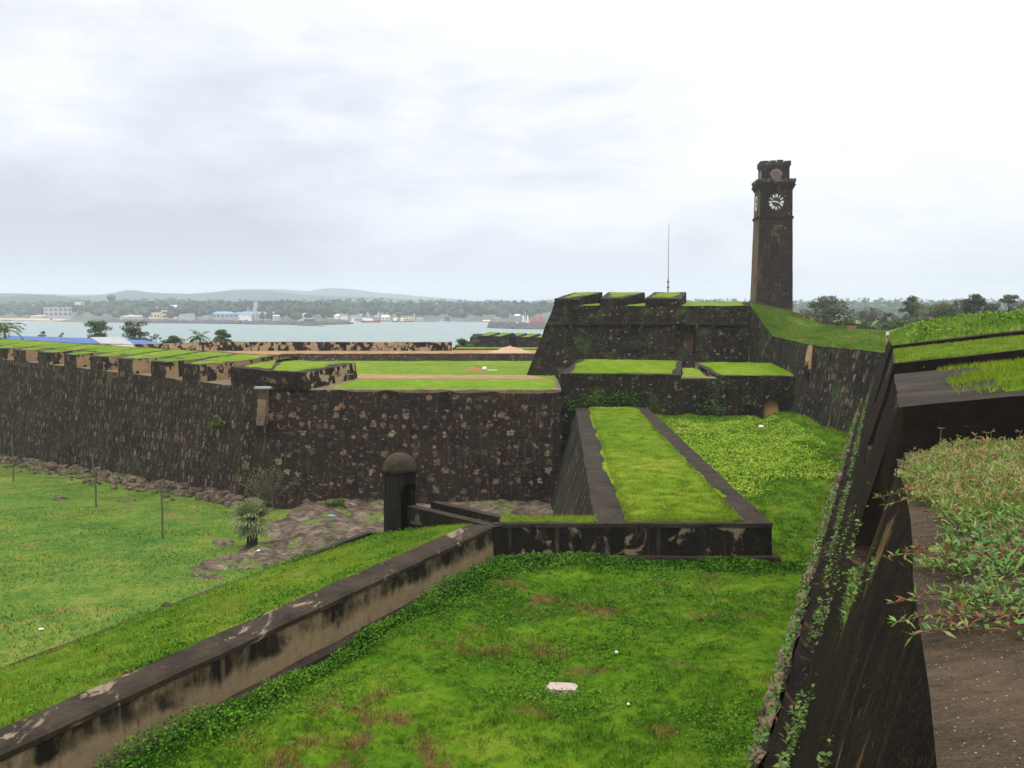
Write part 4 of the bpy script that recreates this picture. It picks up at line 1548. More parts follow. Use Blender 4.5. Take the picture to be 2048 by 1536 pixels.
# left wall
lwl = empty('left_wall', LW(30, 0, -17), label='long stone-flecked rampart receding left with a row of merlons', cat='fortress wall')
b = MB()
LEN = 86
bl = P(0, 935, 119)
bdir = (Vector((bl.x, bl.y, 0)) - Vector((cor_b.x, cor_b.y, 0))).normalized()
end_b = Vector((cor_b.x, cor_b.y, 0)) + bdir * LEN
b.quad(Vector((end_b.x, end_b.y, -21)), cor_b + Vector((0, 0, -.6)), Vector((cor_t.x, cor_t.y, -6.72)), LW(LEN, 0, -6.3), .9)
b.build('wall_face', W2, lwl, disp=.12)
b = MB()
b.quad(LW(LEN, 0, -6.3), LW(0, 0, -6.72), LW(0, 9, -5.9), LW(LEN, 9, -5.7), 1.5)
b.quad(LW(LEN, 9, -5.7), LW(0, 9, -5.9), LW(0, 9, -9), LW(LEN, 9, -9), 3)
b.build('sill_slab', CPT, lwl, disp=.05)
# positions of gaps from the photo
GU = [(399, 439), (329, 364), (264, 301), (204, 234), (152, 179), (98, 127), (51, 75), (5, 27), (-42, -22), (-86, -68)]


def a_at(u, z=-5.2):
    # where the sight line of column u crosses the left wall line (in plan)
    k = (u - 1024) / F
    # cor_t.x + -.717 a = k (cor_t.y + .697 a)
    return (cor_t.x - k * cor_t.y) / (.717 + .697 * k)


gaps = [(a_at(g[1]), a_at(g[0])) for g in GU]
MT = G['lawn']
prev = None
for i in range(len(gaps)):
    a0 = gaps[i][1]
    a1 = gaps[i + 1][0] if i + 1 < len(gaps) else a0 + 6
    zf = -5.2
    b = MB()
    sk = .0
    gw0 = (gaps[i][1] - gaps[i][0]) * .45
    gw1 = (gaps[i + 1][1] - gaps[i + 1][0]) * .45 if i + 1 < len(gaps) else 0
    D1, D2 = 2.4, 7.0
    ol = [(a1, 0), (a0, 0), (a0 - gw0, D1), (a0 - gw0 - .1, D2), (a1 + gw1 + .1, D2), (a1 + gw1, D1)]
    zo = lambda o_: -5.2 + .095 * o_
    q = [LW(x_, y_, -6.7 + .06 * y_) for x_, y_ in ol]
    tp = [LW(x_, y_, zo(y_)) for x_, y_ in ol]
    for k, mi in ((0, 0), (1, 1), (2, 1), (3, 0), (4, 1), (5, 1)):
        k2 = (k + 1) % 6
        b.quad(q[k], q[k2], tp[k2], tp[k], .7, mi)
    b.quad(tp[0], tp[1], tp[2], tp[5], .8, 2)
    b.quad(tp[5], tp[2], tp[3], tp[4], .8, 2)
    b.build('merlon', [W2, W10, CPG], lwl, disp=.09)
    turf_quad('turf', LW(a1 - .15, .35, zo(.35) + .02), LW(a0 + .25, .35, zo(.35) + .02), LW(a0 - gw0 + .3, D1, zo(D1) + .02), LW(a1 + gw1 - .3, D1, zo(D1) + .02), MT, lwl, .6, .07, .08, .03)
    turf_quad('turf', LW(a1 + gw1 - .3, D1 - .05, zo(D1) + .02), LW(a0 - gw0 + .3, D1 - .05, zo(D1) + .02), LW(a0 - gw0 + .2, D2 - .2, zo(D2) + .02), LW(a1 + gw1 - .2, D2 - .2, zo(D2) + .02), MT, lwl, .6, .07, .08, .03)
# rubble footing along the left wall
b = MB()
rs = random.Random(5)
fd = Vector((-bdir.y, bdir.x, 0))
if fd.y > 0: fd = -fd
for i in range(300):
    a_ = rs.uniform(0, 62)
    o_ = rs.uniform(-.3, .9) if rs.random() < .75 else rs.uniform(.5, 3.2)
    q = Vector((cor_b.x, cor_b.y, 0)) + bdir * a_ + fd * (o_ + .3)
    z_ = float(zfield(np.array(q.x), np.array(q.y)))
    r_ = rs.uniform(.2, .55) * (1 if o_ < 1 else .5)
    b.blob((q.x, q.y, z_ + .1 + (.35 if o_ < .4 else 0)), (r_ * 1.2, r_, r_ * .8), i, .4, 1)
b.build('rubble_footing', ROCK, lwl)
# stone quoin with drain slab at the corner
qo = empty('drain_spout', P(527, 800, 79), label='grey drain slab over a column of tan blocks on the wall corner', cat='drain spout')
for k in range(4):
    q = P(527 - k * 1.5, 788 + k * 18, 79.9 - k * .45)
    b = MB()
    b.box(q.x - .36, q.x + .30, q.y - .2, q.y + 1.2, q.z - .33, q.z + .31)
    b.build('block', CPT if k < 3 else ROCK, qo, disp=.04)
q = P(526, 776, 79.4)
b = MB()
b.lathe([(.02, -.16), (.5, -.1), (.62, 0), (.5, .12), (.02, .16)], 12, q, sx=1.25, sy=1.1)
b.build('slab', plain('grey_slab', (.20, .21, .19), .8, .3, 4), qo, disp=.04)

# cross wall with merlon blocks and a tunnel
xw = empty('cross_wall', P(1370, 840, 83), label='dark wall closing the ditch with two grass-topped blocks and small tunnel', cat='fortress wall')
Yc = 82.0
xa = P(1122, 757, Yc).x
xb = P(1640, 757, Yc).x
zt_ = -5.98
tx = P(1543, 820, Yc).x
tw = .70
b = MB()
t0, t1_ = tx - tw, tx + tw
zb0, zb1 = -10.6, -8.55
b.quad((xa - .8, Yc - 1.4, -16), (t0, Yc - .35, -16), (t0, Yc, zt_), (xa, Yc - .3, zt_), .8)
b.quad((t1_, Yc - .35, -11), (xb, Yc - .35, -11), (xb, Yc, zt_), (t1_, Yc, zt_), .8)
zar = P(1543, 797, Yc).z
zsp = zar - .6
N = 8
for k in range(N):
    x0, x1 = t0 + 2 * tw * k / N, t0 + 2 * tw * (k + 1) / N
    z0_, z1_ = [zsp + .6 * math.sqrt(max(0, 1 - ((x - tx) / tw) ** 2)) for x in (x0, x1)]
    b.quad((x0, Yc - .12, z0_), (x1, Yc - .12, z1_), (x1, Yc, zt_), (x0, Yc, zt_), .8, nu=1)
    b.quad((x0, Yc + 2.5, z0_), (x1, Yc + 2.5, z1_), (x1, Yc - .12, z1_), (x0, Yc - .12, z0_), nu=1, nv=2)
for sx in (t0, t1_):
    b.quad((sx, Yc - .3, -11), (sx, Yc + 2.5, -11), (sx, Yc + 2.5, zsp), (sx, Yc - .12, zsp), .8)
b.quad((xa, Yc, zt_), (xb, Yc, zt_), (xb, Yc + 11, -5.7), (xa, Yc + 11, -5.7), 1.5)
b.quad((xa, Yc + 11, -7.4), (xa, Yc - .3, -7.4), (xa, Yc - .3, zt_), (xa, Yc + 11, zt_), 1)
b.build('wall_body', W3, xw, disp=.07)
b = MB()
b.quad((t0 - .1, Yc + .05, -11), (t1_ + .1, Yc + .05, -11), (t1_ + .1, Yc + .45, zar + .1), (t0 - .1, Yc + .45, zar + .1), .4)
b.build('tunnel_back', plain('lit_tunnel_tan', (.34, .19, .075), .9, .5, 1.2), xw, disp=.05)  # tan recess, colour brightened so the tunnel inside looks lit


def xblock(ul, ur, vf, ulb, urb, vb, yb, side_l, zf=None):
    fl_, fr_ = P(ul, vf, Yc - .02), P(ur, vf + 3, Yc - .02)
    bl_, br_ = P(ulb, vb, yb), P(urb, vb + 3, yb)
    b = MB()
    dn = lambda q: Vector((q.x, q.y, -6.2))
    b.quad(dn(fl_), dn(fr_), fr_, fl_, .7, 0)
    b.quad(dn(fr_), dn(br_), br_, fr_, .7, 0)
    b.quad(dn(br_), dn(bl_), bl_, br_, .7, 0)
    b.quad(dn(bl_), dn(fl_), fl_, bl_, .7, 1)
    b.quad(fl_, fr_, br_, bl_, .7, 2)
    b.build('merlon', [W3, W9, CPG], xw, disp=.08)
    i_ = .3
    turf_quad('turf', fl_ + Vector((.5, .35, .02)), fr_ + Vector((-.35, .35, .02)), br_ + Vector((-.45, -.25, .02)), bl_ + Vector((.3, -.3, .02)), G['turf'], xw, .5, .10, .15)


xblock(1122, 1362, 747, 1158, 1364, 718, 91, 0)
xblock(1432, 1650, 751, 1386, 1640, 724, 92, 1)
turf_quad('turf', P(1366, 756, Yc + .5), P(1424, 757, Yc + .5), P(1388, 735, Yc + 7), P(1366, 735, Yc + 7), G['lawn'], xw, .4, .05, .05)
b = MB()
b.solid([P(1362, 758, Yc - .05), P(1433, 759, Yc - .05), P(1433, 757, Yc + .4), P(1362, 756, Yc + .4)], [P(1362, 755, Yc - .05), P(1433, 756, Yc - .05), P(1433, 753.5, Yc + .4), P(1362, 752.5, Yc + .4)], .5)
b.build('coping', CPT, xw)

# ================================================================== TERREPLEIN behind
b = MB()
zT = -6.85
tl = turf_quad('lawn', (-27, 90, zT), (26, 86, zT), (26, 127, zT), (-40, 127, zT), G['lawn'], None, 1.2, .05, 0, .08)
tag(tl, kind='structure')
b = MB()
b.quad((-14, 88.5, -6.62), (4.5, 88.5, -6.62), (1.6, 97.5, -6.74), (-15, 98.2, -6.70), .8)
o = b.build('path', DIRT, disp=.04); tag(o, kind='structure')
b = MB()
b.quad((-46, 125, -6.05), (6, 125, -6.05), (6, 146, -6.1), (-70, 146, -6.1), 2)
b.quad((-70, 146, -6.1), (6, 146, -6.1), (6, 146, -20), (-70, 146, -20), 4)
b.quad((6, 125, -6.05), (30, 125, -6.05), (30, 146, -6.1), (6, 146, -6.1), 2)
b.quad((6, 146, -6.1), (30, 146, -6.1), (30, 146, -20), (6, 146, -20), 4)
o = b.build('dirt_terrace', DIRT, disp=.08); tag(o, kind='structure')
b = MB()
b.quad(LW(88, 8, -6.0), LW(8, 8, -6.8), LW(20, 45, -7.3), LW(88, 45, -6.6), 3)
o = b.build('inner_ground', G['field'], disp=.1, dfreq=.3); tag(o, kind='structure')

rb = empty('rubble_retaining_wall', P(820, 722, 124.5), label='low grey rubble retaining wall behind the lawn, below the patchy parapet', cat='retaining wall')
b = MB()
x0, x1 = P(560, 715, 124.5).x, P(1070, 715, 124.5).x
b.solid([(x0, 124.2, -7.1), (x1, 124.2, -7.1), (x1, 125.4, -7.1), (x0, 125.4, -7.1)], [(x0, 124.5, -5.98), (x1, 124.5, -5.92), (x1, 125.4, -5.92), (x0, 125.4, -5.98)], .5)
b.build('masonry', W11, rb, disp=.10, dfreq=1.2)

pp_ = empty('patchy_parapet', P(600, 706, 136), label='long black parapet with large flaking tan plaster patches before the bay', cat='parapet wall')
b = MB()
x0, x1, x2 = P(262, 700, 136).x, P(425, 700, 136).x, P(903, 700, 136).x
b.solid([(x0, 136, -6.4), (x1, 136, -6.4), (x1, 137.6, -6.4), (x0, 137.6, -6.4)], [(x0, 136.2, -5.25), (x1, 136.2, -4.9), (x1, 137.6, -4.9), (x0, 137.6, -5.25)], .5)
b.solid([(x1 + .01, 136, -6.45), (x2, 136, -6.45), (x2, 137.6, -6.45), (x1 + .01, 137.6, -6.45)], [(x1 + .01, 136.15, -4.88), (x2, 136.15, -4.93), (x2, 137.6, -4.93), (x1 + .01, 137.6, -4.88)], .5)
b.build('masonry', W9, pp_, disp=.05)
b = MB()
rs = random.Random(8)
x = x1
while x < x2 - 2:
    wd = rs.uniform(1.2, 3.5)
    b = MB(); b.box(x, x + wd * .8, 135.3, 135.98, -6.4, -6.4 + rs.uniform(.12, .4)); b.build('step_block', CPT, pp_, disp=.03)
    x += wd + rs.uniform(.2, 2)

gp = empty('grassy_parapet', P(985, 702, 140), label='low parapet with a green top right of the patchy parapet', cat='parapet wall')
b = MB()
x0, x1 = P(905, 700, 139).x, P(1090, 700, 139).x
b.solid([(x0, 138.6, -6.7), (x1, 138.6, -6.7), (x1, 141, -6.7), (x0, 141, -6.7)], [(x0, 138.8, -5.95), (x1, 138.8, -6.0), (x1, 141, -5.8), (x0, 141, -5.75)], .6)
b.build('masonry', W3, gp, disp=.04)
turf_quad('turf', (x0 + .1, 138.9, -5.93), (x1, 138.9, -5.98), (x1, 141, -5.78), (x0 + .1, 141, -5.73), G['lawn'], gp, .8, .05, .05)
# heaps
def heap(name, c, r, h, mat, label, seed):
    vs, nn_, nr_ = [], 28, 9
    for j in range(nr_ + 1):
        for k in range(nn_):
            a = 2 * math.pi * k / nn_; q = j / nr_
            rr_ = q * (1 + .25 * nz((math.cos(a), math.sin(a), seed), 1.3))
            z_ = h * (1 - q) ** 1.1 * (1 + .3 * nz((a, q * 4, seed), 1.5)) - .1 * q
            vs.append((c[0] + rr_ * r[0] * math.cos(a), c[1] + rr_ * r[1] * math.sin(a), c[2] + z_))
    idx = np.arange(len(vs)).reshape(nr_ + 1, nn_)
    nx_ = np.roll(idx, -1, 1)
    f = np.stack([idx[:-1], idx[1:], nx_[1:], nx_[:-1]], -1).reshape(-1, 4)
    o = np_mesh(name, np.array(vs), f, mat, None)
    return tag(o, label, 'heap')


c = P(950, 741, 106); c.z = zT + .08
heap('earth_heap', c, (1.4, 1.0), .42, plain('red_earth', (.28, .12, .06), .9, .4, 3), 'small heap of red earth on the lawn', 2)
c = P(1020, 706, 131); c.z = -6.05
heap('sand_heap', c, (3.6, 1.4), .85, plain('tan_sand', (.42, .28, .17), .9, .3, 3), 'low heap of tan sand on the dirt terrace beside the bastion', 5)
b = MB(); b.blob((0, 0, .1), (.28, .2, .22), 4, .2, 1)
o = b.build('white_sack', WHITE); o.location = P(969, 741, 105.5); o.location.z = zT + .15; tag(o, 'round white sack beside the heap of red earth', 'sack')
b = MB(); b.box(-.5, .5, -.12, .12, 0, .05)
o = b.build('white_board', WHITE, disp=.02); o.location = P(985, 741, 105); o.location.z = zT + .1; tag(o, 'small white board lying on the lawn by the sack', 'board')

# ================================================================== BASTION
bs = empty('bastion', P(1290, 748, 100), label='massive dark bastion with string course, doorway and three grass-topped merlons', cat='bastion')
Y0 = 100.0
TLc = P(1108, 612, Y0); TRc = P(1502, 613, Y0)
BLc = P(1052, 752, Y0 - 1.6); BRc = Vector((23.3, 98.4, -7.2))
zs_ = P(1200, 646, Y0).z
def face_pt(fx_, z):
    """point on the battered front face: fx_ 0..1 across"""
    k = (z - BLc.z) / (TLc.z - BLc.z)
    l_ = BLc.lerp(TLc, k); r__ = BRc.lerp(Vector((TRc.x, TRc.y, TLc.z)), k)
    q = l_.lerp(r__, fx_)
    return Vector((q.x, q.y, z))


def fx_at(u, z):
    lo, hi = 0.0, 1.0
    for _ in range(30):
        m_ = (lo + hi) / 2
        q = face_pt(m_, z)
        if 1024 + F * q.x / q.y * 1.0 < u: lo = m_
        else: hi = m_
    return lo


zd0, zd1 = P(1375, 706, 99).z, P(1375, 649, 99.6).z
d0, d1 = fx_at(1353, zd1), fx_at(1397, zd1)
b = MB()
zt__ = TLc.z
for (a0, a1, za, zb_) in ((0, d0, BLc.z, zd0), (0, d0, zd0, zd1), (0, d0, zd1, zt__), (d0, d1, BLc.z, zd0), (d0, d1, zd1, zt__), (d1, 1, BLc.z, zd0), (d1, 1, zd0, zd1), (d1, 1, zd1, zt__)):
    b.quad(face_pt(a0, za), face_pt(a1, za), face_pt(a1, zb_), face_pt(a0, zb_), .7)
# niche
rec = Vector((0, 1.3, 0))
c0, c1, c2, c3 = face_pt(d0, zd0), face_pt(d1, zd0), face_pt(d1, zd1), face_pt(d0, zd1)
b.quad(c0, c0 + rec, c3 + rec, c3, .6); b.quad(c1 + rec, c1, c2, c2 + rec, .6)
b.quad(c3, c3 + rec, c2 + rec, c2, .6); b.quad(c0 + rec, c0, c1, c1 + rec, .6)
# left side going back, with a rounded corner
LB1 = Vector((BLc.x + 2.2, Y0 + 3, BLc.z)); LT1 = Vector((TLc.x + .7, Y0 + 2.4, TLc.z))
LB2 = Vector((BLc.x + 8, Y0 + 22, BLc.z)); LT2 = Vector((TLc.x + 5, Y0 + 22, TLc.z))
b.quad(Vector(LB1), BLc, TLc, LT1, .7)
b.quad(LB2, LB1, LT1, LT2, 1.5)
# top
bkl, bkr = Vector((LT2.x, Y0 + 12, .45)), Vector((27, Y0 + 12, .45))
b.quad(TLc, TRc, bkr, LT1.lerp(bkl, .9), 1.2)
b.build('wall_face', W3, bs, disp=.13)
b = MB()
b.quad(c0 + rec * .97, c1 + rec * .97, c2 + rec * .97, c3 + rec * .97, .4)
b.build('doorway_infill', wall('niche', stone=.2, plaster=0, moss=.7, streak=.3, brown=(.11, .07, .042), dark=(.035, .025, .018)), bs, disp=.03)
# string course
for (ua, ub) in ((0, d0 - .003), (d1 + .003, .985)):
    b = MB()
    n_ = 26
    for k in range(n_):
        a0, a1 = ua + (ub - ua) * k / n_, ua + (ub - ua) * (k + 1) / n_
        o_ = Vector((0, -.24, 0)); o2 = Vector((0, -.18, .06))
        pA, pB = face_pt(a0, zs_), face_pt(a1, zs_)
        pC, pD = face_pt(a1, zs_ - .2), face_pt(a0, zs_ - .2)
        b.quad(pD + Vector((0, .05, 0)), pC + Vector((0, .05, 0)), pC + o_, pD + o_)
        b.quad(pD + o_, pC + o_, pB + o2, pA + o2)
        b.quad(pA + o2, pB + o2, pB + Vector((0, .05, .1)), pA + Vector((0, .05, .1)))
    b.build('string_course', wall('mossy_string', stone=0, moss=.7, streak=0, dark=(.012, .011, .009), brown=(.03, .024, .02)), bs, disp=.03)
# door surround
for sx, sg in ((d0, -1), (d1, 1)):
    b = MB()
    p0_, p1_ = face_pt(sx, zd0), face_pt(sx, zd1 + .15)
    w_ = Vector((.22 * sg, 0, 0)); o_ = Vector((0, -.12, 0))
    a_, b_ = (p0_ + w_, p0_) if sg < 0 else (p0_, p0_ + w_)
    c_, d_ = (p1_, p1_ + w_) if sg < 0 else (p1_ + w_, p1_)
    back = Vector((0, .1, 0))
    b.solid([a_ + o_, b_ + o_, b_ + back, a_ + back], [d_ + o_, c_ + o_, c_ + back, d_ + back])
    b.build('door_jamb', W3, bs, disp=.02)
for (fa, fb, ba, bb) in ((1109, 1155, 1150, 1204), (1199, 1246, 1217, 1290), (1290, 1362, 1308, 1373)):
    f0_, f1_ = P(fa, 597, Y0), P(fb, 597.5, Y0)
    b0_, b1_ = P(ba, 584.5, Y0 + 7.5), P(bb, 584.5, Y0 + 7.5)
    dn = lambda q, z=-.05: Vector((q.x, q.y, z))
    b = MB()
    b.quad(dn(f0_, TLc.z), dn(f1_, TLc.z), f1_, f0_, .6)
    b.quad(dn(f1_), dn(b1_), b1_, f1_, .6)
    b.quad(dn(b1_), dn(b0_), b0_, b1_, .8)
    b.quad(dn(b0_), dn(f0_), f0_, b0_, .6)
    b.quad(f0_, f1_, b1_, b0_, .6, 1)
    b.build('merlon', [W3, CP], bs, disp=.10)
    turf_quad('turf', f0_ + Vector((.4, .8, .04)), f1_ + Vector((-.2, .8, .04)), b1_ + Vector((-.7, -.5, .02)), b0_ + Vector((.2, -.5, .02)), G['lawn'], bs, .5, .05, .12)
turf_quad('turf', TLc + Vector((1, .5, .03)), TRc + Vector((-.3, .4, .03)), Vector((25.6, Y0 + 11.5, .46)), Vector((LT2.x, Y0 + 11.5, .46)), G['lawn'], bs, .7, .05, .15)

# flank wall, right of the bastion
fk = empty('flank_wall', (22.8, 82, -9.5), label='streaked mossy flank wall between the bastion and the near rampart', cat='fortress wall')
FA = Vector((TRc.x, TRc.y, TRc.z)); FB = P(1545, 672, 91.4); FC = P(1622, 690, 79.5); FD = P(1776, 706, 69.5)
FAb = Vector((BRc.x, BRc.y, -11)); FCb = Vector((22.5, 78.2, -11)); FDb = Vector((24.6, 67, -11))
FBb = FAb.lerp(FCb, .42)
b = MB()
b.quad(FCb, FBb, FB, FC, .6); b.quad(FBb, FAb, FA, FB, .6)
b.quad(FDb, FCb, FC, FD, .6)
b.build('wall_face', W4, fk, disp=.08)
bankpts = [(P(1500, 606, 108), P(1560, 620, 109), P(1650, 650, 110), P(1705, 657, 112), P(1810, 664, 104))]
b = MB()
sk_ = list(bankpts[0])
fr_ = [FA, FA.lerp(FB, .5), FB.lerp(FC, .35), FC.lerp(FD, .15), FD]
nb = 60
def interp_poly(pl, t):
    x = t * (len(pl) - 1); i = min(int(x), len(pl) - 2)
    return pl[i].lerp(pl[i + 1], x - i)
fr_ = [FA, FB, FC, FD]
fl_ = [0, 1 / 3, 2 / 3, 1]
vs = []
NU, NV = 90, 44
for j in range(NV + 1):
    for i in range(NU + 1):
        t_ = i / NU
        p0_ = interp_poly(fr_, t_); p1_ = interp_poly(sk_, t_)
        q = p0_.lerp(p1_, j / NV)
        k = math.sin(math.pi * j / NV)
        q.z += .45 * nz(q, .20) * k + .16 * nz(q, .8) * k + (0.04 if j > 0 else 0)
        vs.append(tuple(q))
for j in range(1, 6):      # carry the ground on behind the crest
    for i in range(NU + 1):
        q = interp_poly(sk_, i / NU)
        vs.append((q.x + j * 1.2, q.y + j * 6, q.z - j * .9))
idx = np.arange(len(vs)).reshape(NV + 6, NU + 1)
f = np.stack([idx[:-1, :-1], idx[:-1, 1:], idx[1:, 1:], idx[1:, :-1]], -1).reshape(-1, 4)
np_mesh('grass_bank', np.array(vs), f[:, ::-1], grass('bank_turf', (.045, .105, .010), (.085, .150, .014), (.160, .195, .034), brown=.2, s=1), fk, smooth=True)
n = 50000
ti, tj = rng.random(n) * NU, rng.random(n) * NV
VA = np.array(vs)
ii, jj = ti.astype(int), tj.astype(int)
base_ = VA[jj * (NU + 1) + ii] * (1 - (ti - ii))[:, None] + VA[jj * (NU + 1) + ii + 1] * (ti - ii)[:, None]
nxt_ = VA[(jj + 1) * (NU + 1) + ii] * (1 - (ti - ii))[:, None] + VA[(jj + 1) * (NU + 1) + ii + 1] * (ti - ii)[:, None]
pt = base_ * (1 - (tj - jj))[:, None] + nxt_ * (tj - jj)[:, None]
v, f, r = blades(pt, .12 + .1 * np.clip(nfield(pt[:, 0], pt[:, 1], 1.0, 66), -.5, 1), .07, 1.4)
tag(np_mesh('bank_turf', v, f, grass('bank_blades', (.045, .105, .010), (.090, .160, .014), (.175, .215, .036), brown=.2, blade=True, rv=.12), None, r), 'windblown grass on the slope between bastion and far mound', 'grass', kind='stuff')
b = MB()
q = FC
b.solid([q + Vector((-.80, -.5, -2.2)), q + Vector((-.30, -.95, -2.2)), q + Vector((.6, -.5, -2.2)), q + Vector((-.2, .6, -2.2))], [q + Vector((-.22, -.05, -.05)), q + Vector((.06, -.22, -.05)), q + Vector((.5, .1, -.05)), q + Vector((0, .6, -.05))], .5)
b.build('quoin', W10, fk, disp=.08)
# sloping coping along the skyline of the bank
cpw = empty('ramp_coping', P(1590, 635, 108.5), label='dark sloping coping descending from the bastion top past the clock tower', cat='coping')
b = MB()
pl = [P(1498, 605, 107), P(1560, 622, 108.5), P(1612, 642, 109.5), P(1665, 656, 110)]
for a_, e_ in zip(pl[:-1], pl[1:]):
    up_ = Vector((0, 0, .22)); o_ = Vector((.5, 1.2, 0))
    b.solid([a_ - up_ * 2, e_ - up_ * 2, e_ + o_ - up_ * 2, a_ + o_ - up_ * 2], [a_ + up_, e_ + up_, e_ + o_ + up_, a_ + o_ + up_], .8)
b.build('coping', CPG, cpw, disp=.04)
rw_ = empty('brown_ramp_wall', P(1610, 635, 118), label='reddish brown sloping wall at the foot of the clock tower', cat='wall')
b = MB()
a_, e_ = P(1562, 617, 118), P(1642, 640, 114)
b.solid([a_ + Vector((0, 0, -2.5)), e_ + Vector((0, 0, -1.5)), e_ + Vector((.6, 1.5, -1.5)), a_ + Vector((.6, 1.5, -2.5))], [a_, e_, e_ + Vector((.6, 1.5, 0)), a_ + Vector((.6, 1.5, 0))], .6)
b.build('masonry', wall('brown_rubble', stone=.6, ssize=.4, brown=(.16, .09, .055), dark=(.07, .045, .03), moss=.1, streak=.3, plaster=.2), rw_, disp=.08)

# small things on the bank skyline
b = MB()
q = P(1701, 657, 108)
o = empty('brick_pedestal', (q.x, q.y, q.z - .1), label='low red brick pedestal with a flat cap on the grass crest', cat='pedestal')
b.solid([(-.42, -.35, -.3), (.42, -.35, -.3), (.42, .35, -.3), (-.42, .35, -.3)], [(-.48, -.4, .42), (.48, -.4, .42), (.48, .4, .42), (-.48, .4, .42)], .3)
b.build('base', BRICK, o, world=False, disp=.01)
b = MB(); b.box(-.56, .56, -.48, .48, .422, .54); b.build('cap', CPG, o, world=False)
o.location = (q.x, q.y, q.z)
q = P(1735, 660, 109)
o = empty('broken_brick_slab', (q.x, q.y, q.z), label='long broken slab on red brick beside the brick pedestal', cat='slab')
b = MB(); b.box(-1.2, .8, -.4, .4, .12, .3, step=.4); b.build('slab', CP, o, world=False, disp=.05)
b = MB(); b.box(-.9, 1.1, -.38, .38, -.4, .119, step=.3); b.build('brickwork', BRICK, o, world=False, disp=.07)
q0, q1 = P(1772, 664, 66), P(1846, 641, 62)
o = empty('white_coping', (q0.x, q0.y, q0.z), label='narrow whitewashed sloping coping at the edge of the far mound', cat='coping')
b = MB()
d_ = q1 - q0
e_ = Vector((.15, .3, 0)); z_ = Vector((0, 0, .12))
b.solid([q0 - z_ * 2, q1 - z_ * 2, q1 + e_ - z_ * 2, q0 + e_ - z_ * 2], [q0, q1, q1 + e_, q0 + e_], .6, cap_bottom=True)
b.build('top', WHITE, o)
b = MB()
b.solid([q0 - z_ * 12 + e_ * .1, q1 - z_ * 12 + e_ * .1, q1 + e_ * .9 - z_ * 12, q0 + e_ * .9 - z_ * 12], [q0 - z_ * 2.05 + e_ * .1, q1 - z_ * 2.05 + e_ * .1, q1 + e_ * .9 - z_ * 2.05, q0 + e_ * .9 - z_ * 2.05], .6)
b.build('wall', W9, o, disp=.02)

# flagpole
q = P(1336, 588, 112)
o = empty('flagpole', (q.x, q.y, -.6), label='tall thin bare flagpole rising behind the third bastion merlon', cat='flagpole')
zt_f = P(1336, 446, 112).z
PM = plain('pole_paint', (.22, .21, .20), .5, .2, 3)
b = MB(); b.tube([(0, 0, -.5), (0, 0, 3.6)], [.085, .075], 10); b.build('lower_pole', PM, o, world=False)
b = MB(); b.tube([(.02, 0, 3.3), (.0, 0, 6.5), (.02, 0, zt_f + .6)], [.045, .035, .022], 8); b.build('upper_pole', PM, o, world=False)
for zc_ in (3.2, 2.6):
    b = MB(); b.box(-.13, .13, -.1, .1, zc_, zc_ + .12); b.build('clamp', DARKM, o, world=False)

# ================================================================== CLOCK TOWER
TD = 170.0
q = P(1542, 612, TD)
rot = math.atan2(q.x, q.y)          # bearing of the tower
tw_ = empty('clock_tower', (q.x, q.y, -7), rz=-rot + R(11) + 0, label='tall dark square stone clock tower with white clock dials', cat='clock tower')


tw_.scale = (.95, .95, 1)


def sq(h, z, cx=0, cy=0):
    return [(-h + cx, -h + cy, z), (h + cx, -h + cy, z), (h + cx, h + cy, z), (-h + cx, h + cy, z)]


Z = lambda v: (612 - v) * TD / F + 7     # local height of a pixel row
b = MB()
def stage(b, h0, z0, h1, z1, step=1.0):
    bt, tp = sq(h0, z0), sq(h1, z1)
    for i in range(4):
        j = (i + 1) % 4
        b.quad(bt[i], bt[j], tp[j], tp[i], step, 1 if i == 3 else 0)
    b.quad(*tp, step, 0)


stage(b, 3.30, 0, 2.86, Z(440))
tb = b.build('shaft', [W12, W12S], tw_, world=False, disp=.03)
b = MB(); stage(b, 3.02, Z(441), 3.02, Z(437)); stage(b, 2.95, Z(443), 3.06, Z(440)); b.build('string_course', W12, tw_, world=False, disp=.02)
b = MB(); stage(b, 2.84, Z(437) - .05, 2.78, Z(384)); b.build('clock_stage', [W12, W12S], tw_, world=False, disp=.02)
b = MB(); stage(b, 2.85, Z(386), 3.15, Z(379)); stage(b, 3.22, Z(379), 3.28, Z(376)); stage(b, 3.12, Z(376), 3.16, Z(368)); b.build('gallery_cornice', W12, tw_, world=False, disp=.02)
# battlement stones around the gallery
TC = wall('tower_battlement', stone=0, plaster=.4, pscale=.7, pcol=(.16, .13, .09), moss=.05, streak=.3, brown=(.09, .07, .05), dark=(.04, .034, .028))
def battl(r, z0, z1, n, name, wd):
    for sd_ in range(4):
        for k in range(n + (0)):
            x = -r + (k + .0) * (2 * r) / n
            b = MB()
            g = .09
            b.box(x + g, x + 2 * r / n - g, -r - .06, -r + wd, z0, z1 - (random.random() * .22))
            o = b.build(name, TC, tw_, world=False, disp=.03)
            o.rotation_euler = (0, 0, sd_ * math.pi / 2)


battl(3.2, Z(368) - .3, Z(364.5), 5, 'battlement_block', .5)
b = MB(); stage(b, 2.30, Z(368), 2.28, Z(340)); b.build('belfry', W12, tw_, world=False, disp=.02)
b = MB(); stage(b, 2.30, Z(342), 2.5, Z(338)); stage(b, 2.5, Z(338), 2.46, Z(333)); b.build('top_cornice', TC, tw_, world=False, disp=.02)
battl(2.45, Z(333) - .02, Z(328.5), 4, 'crown_block', .45)
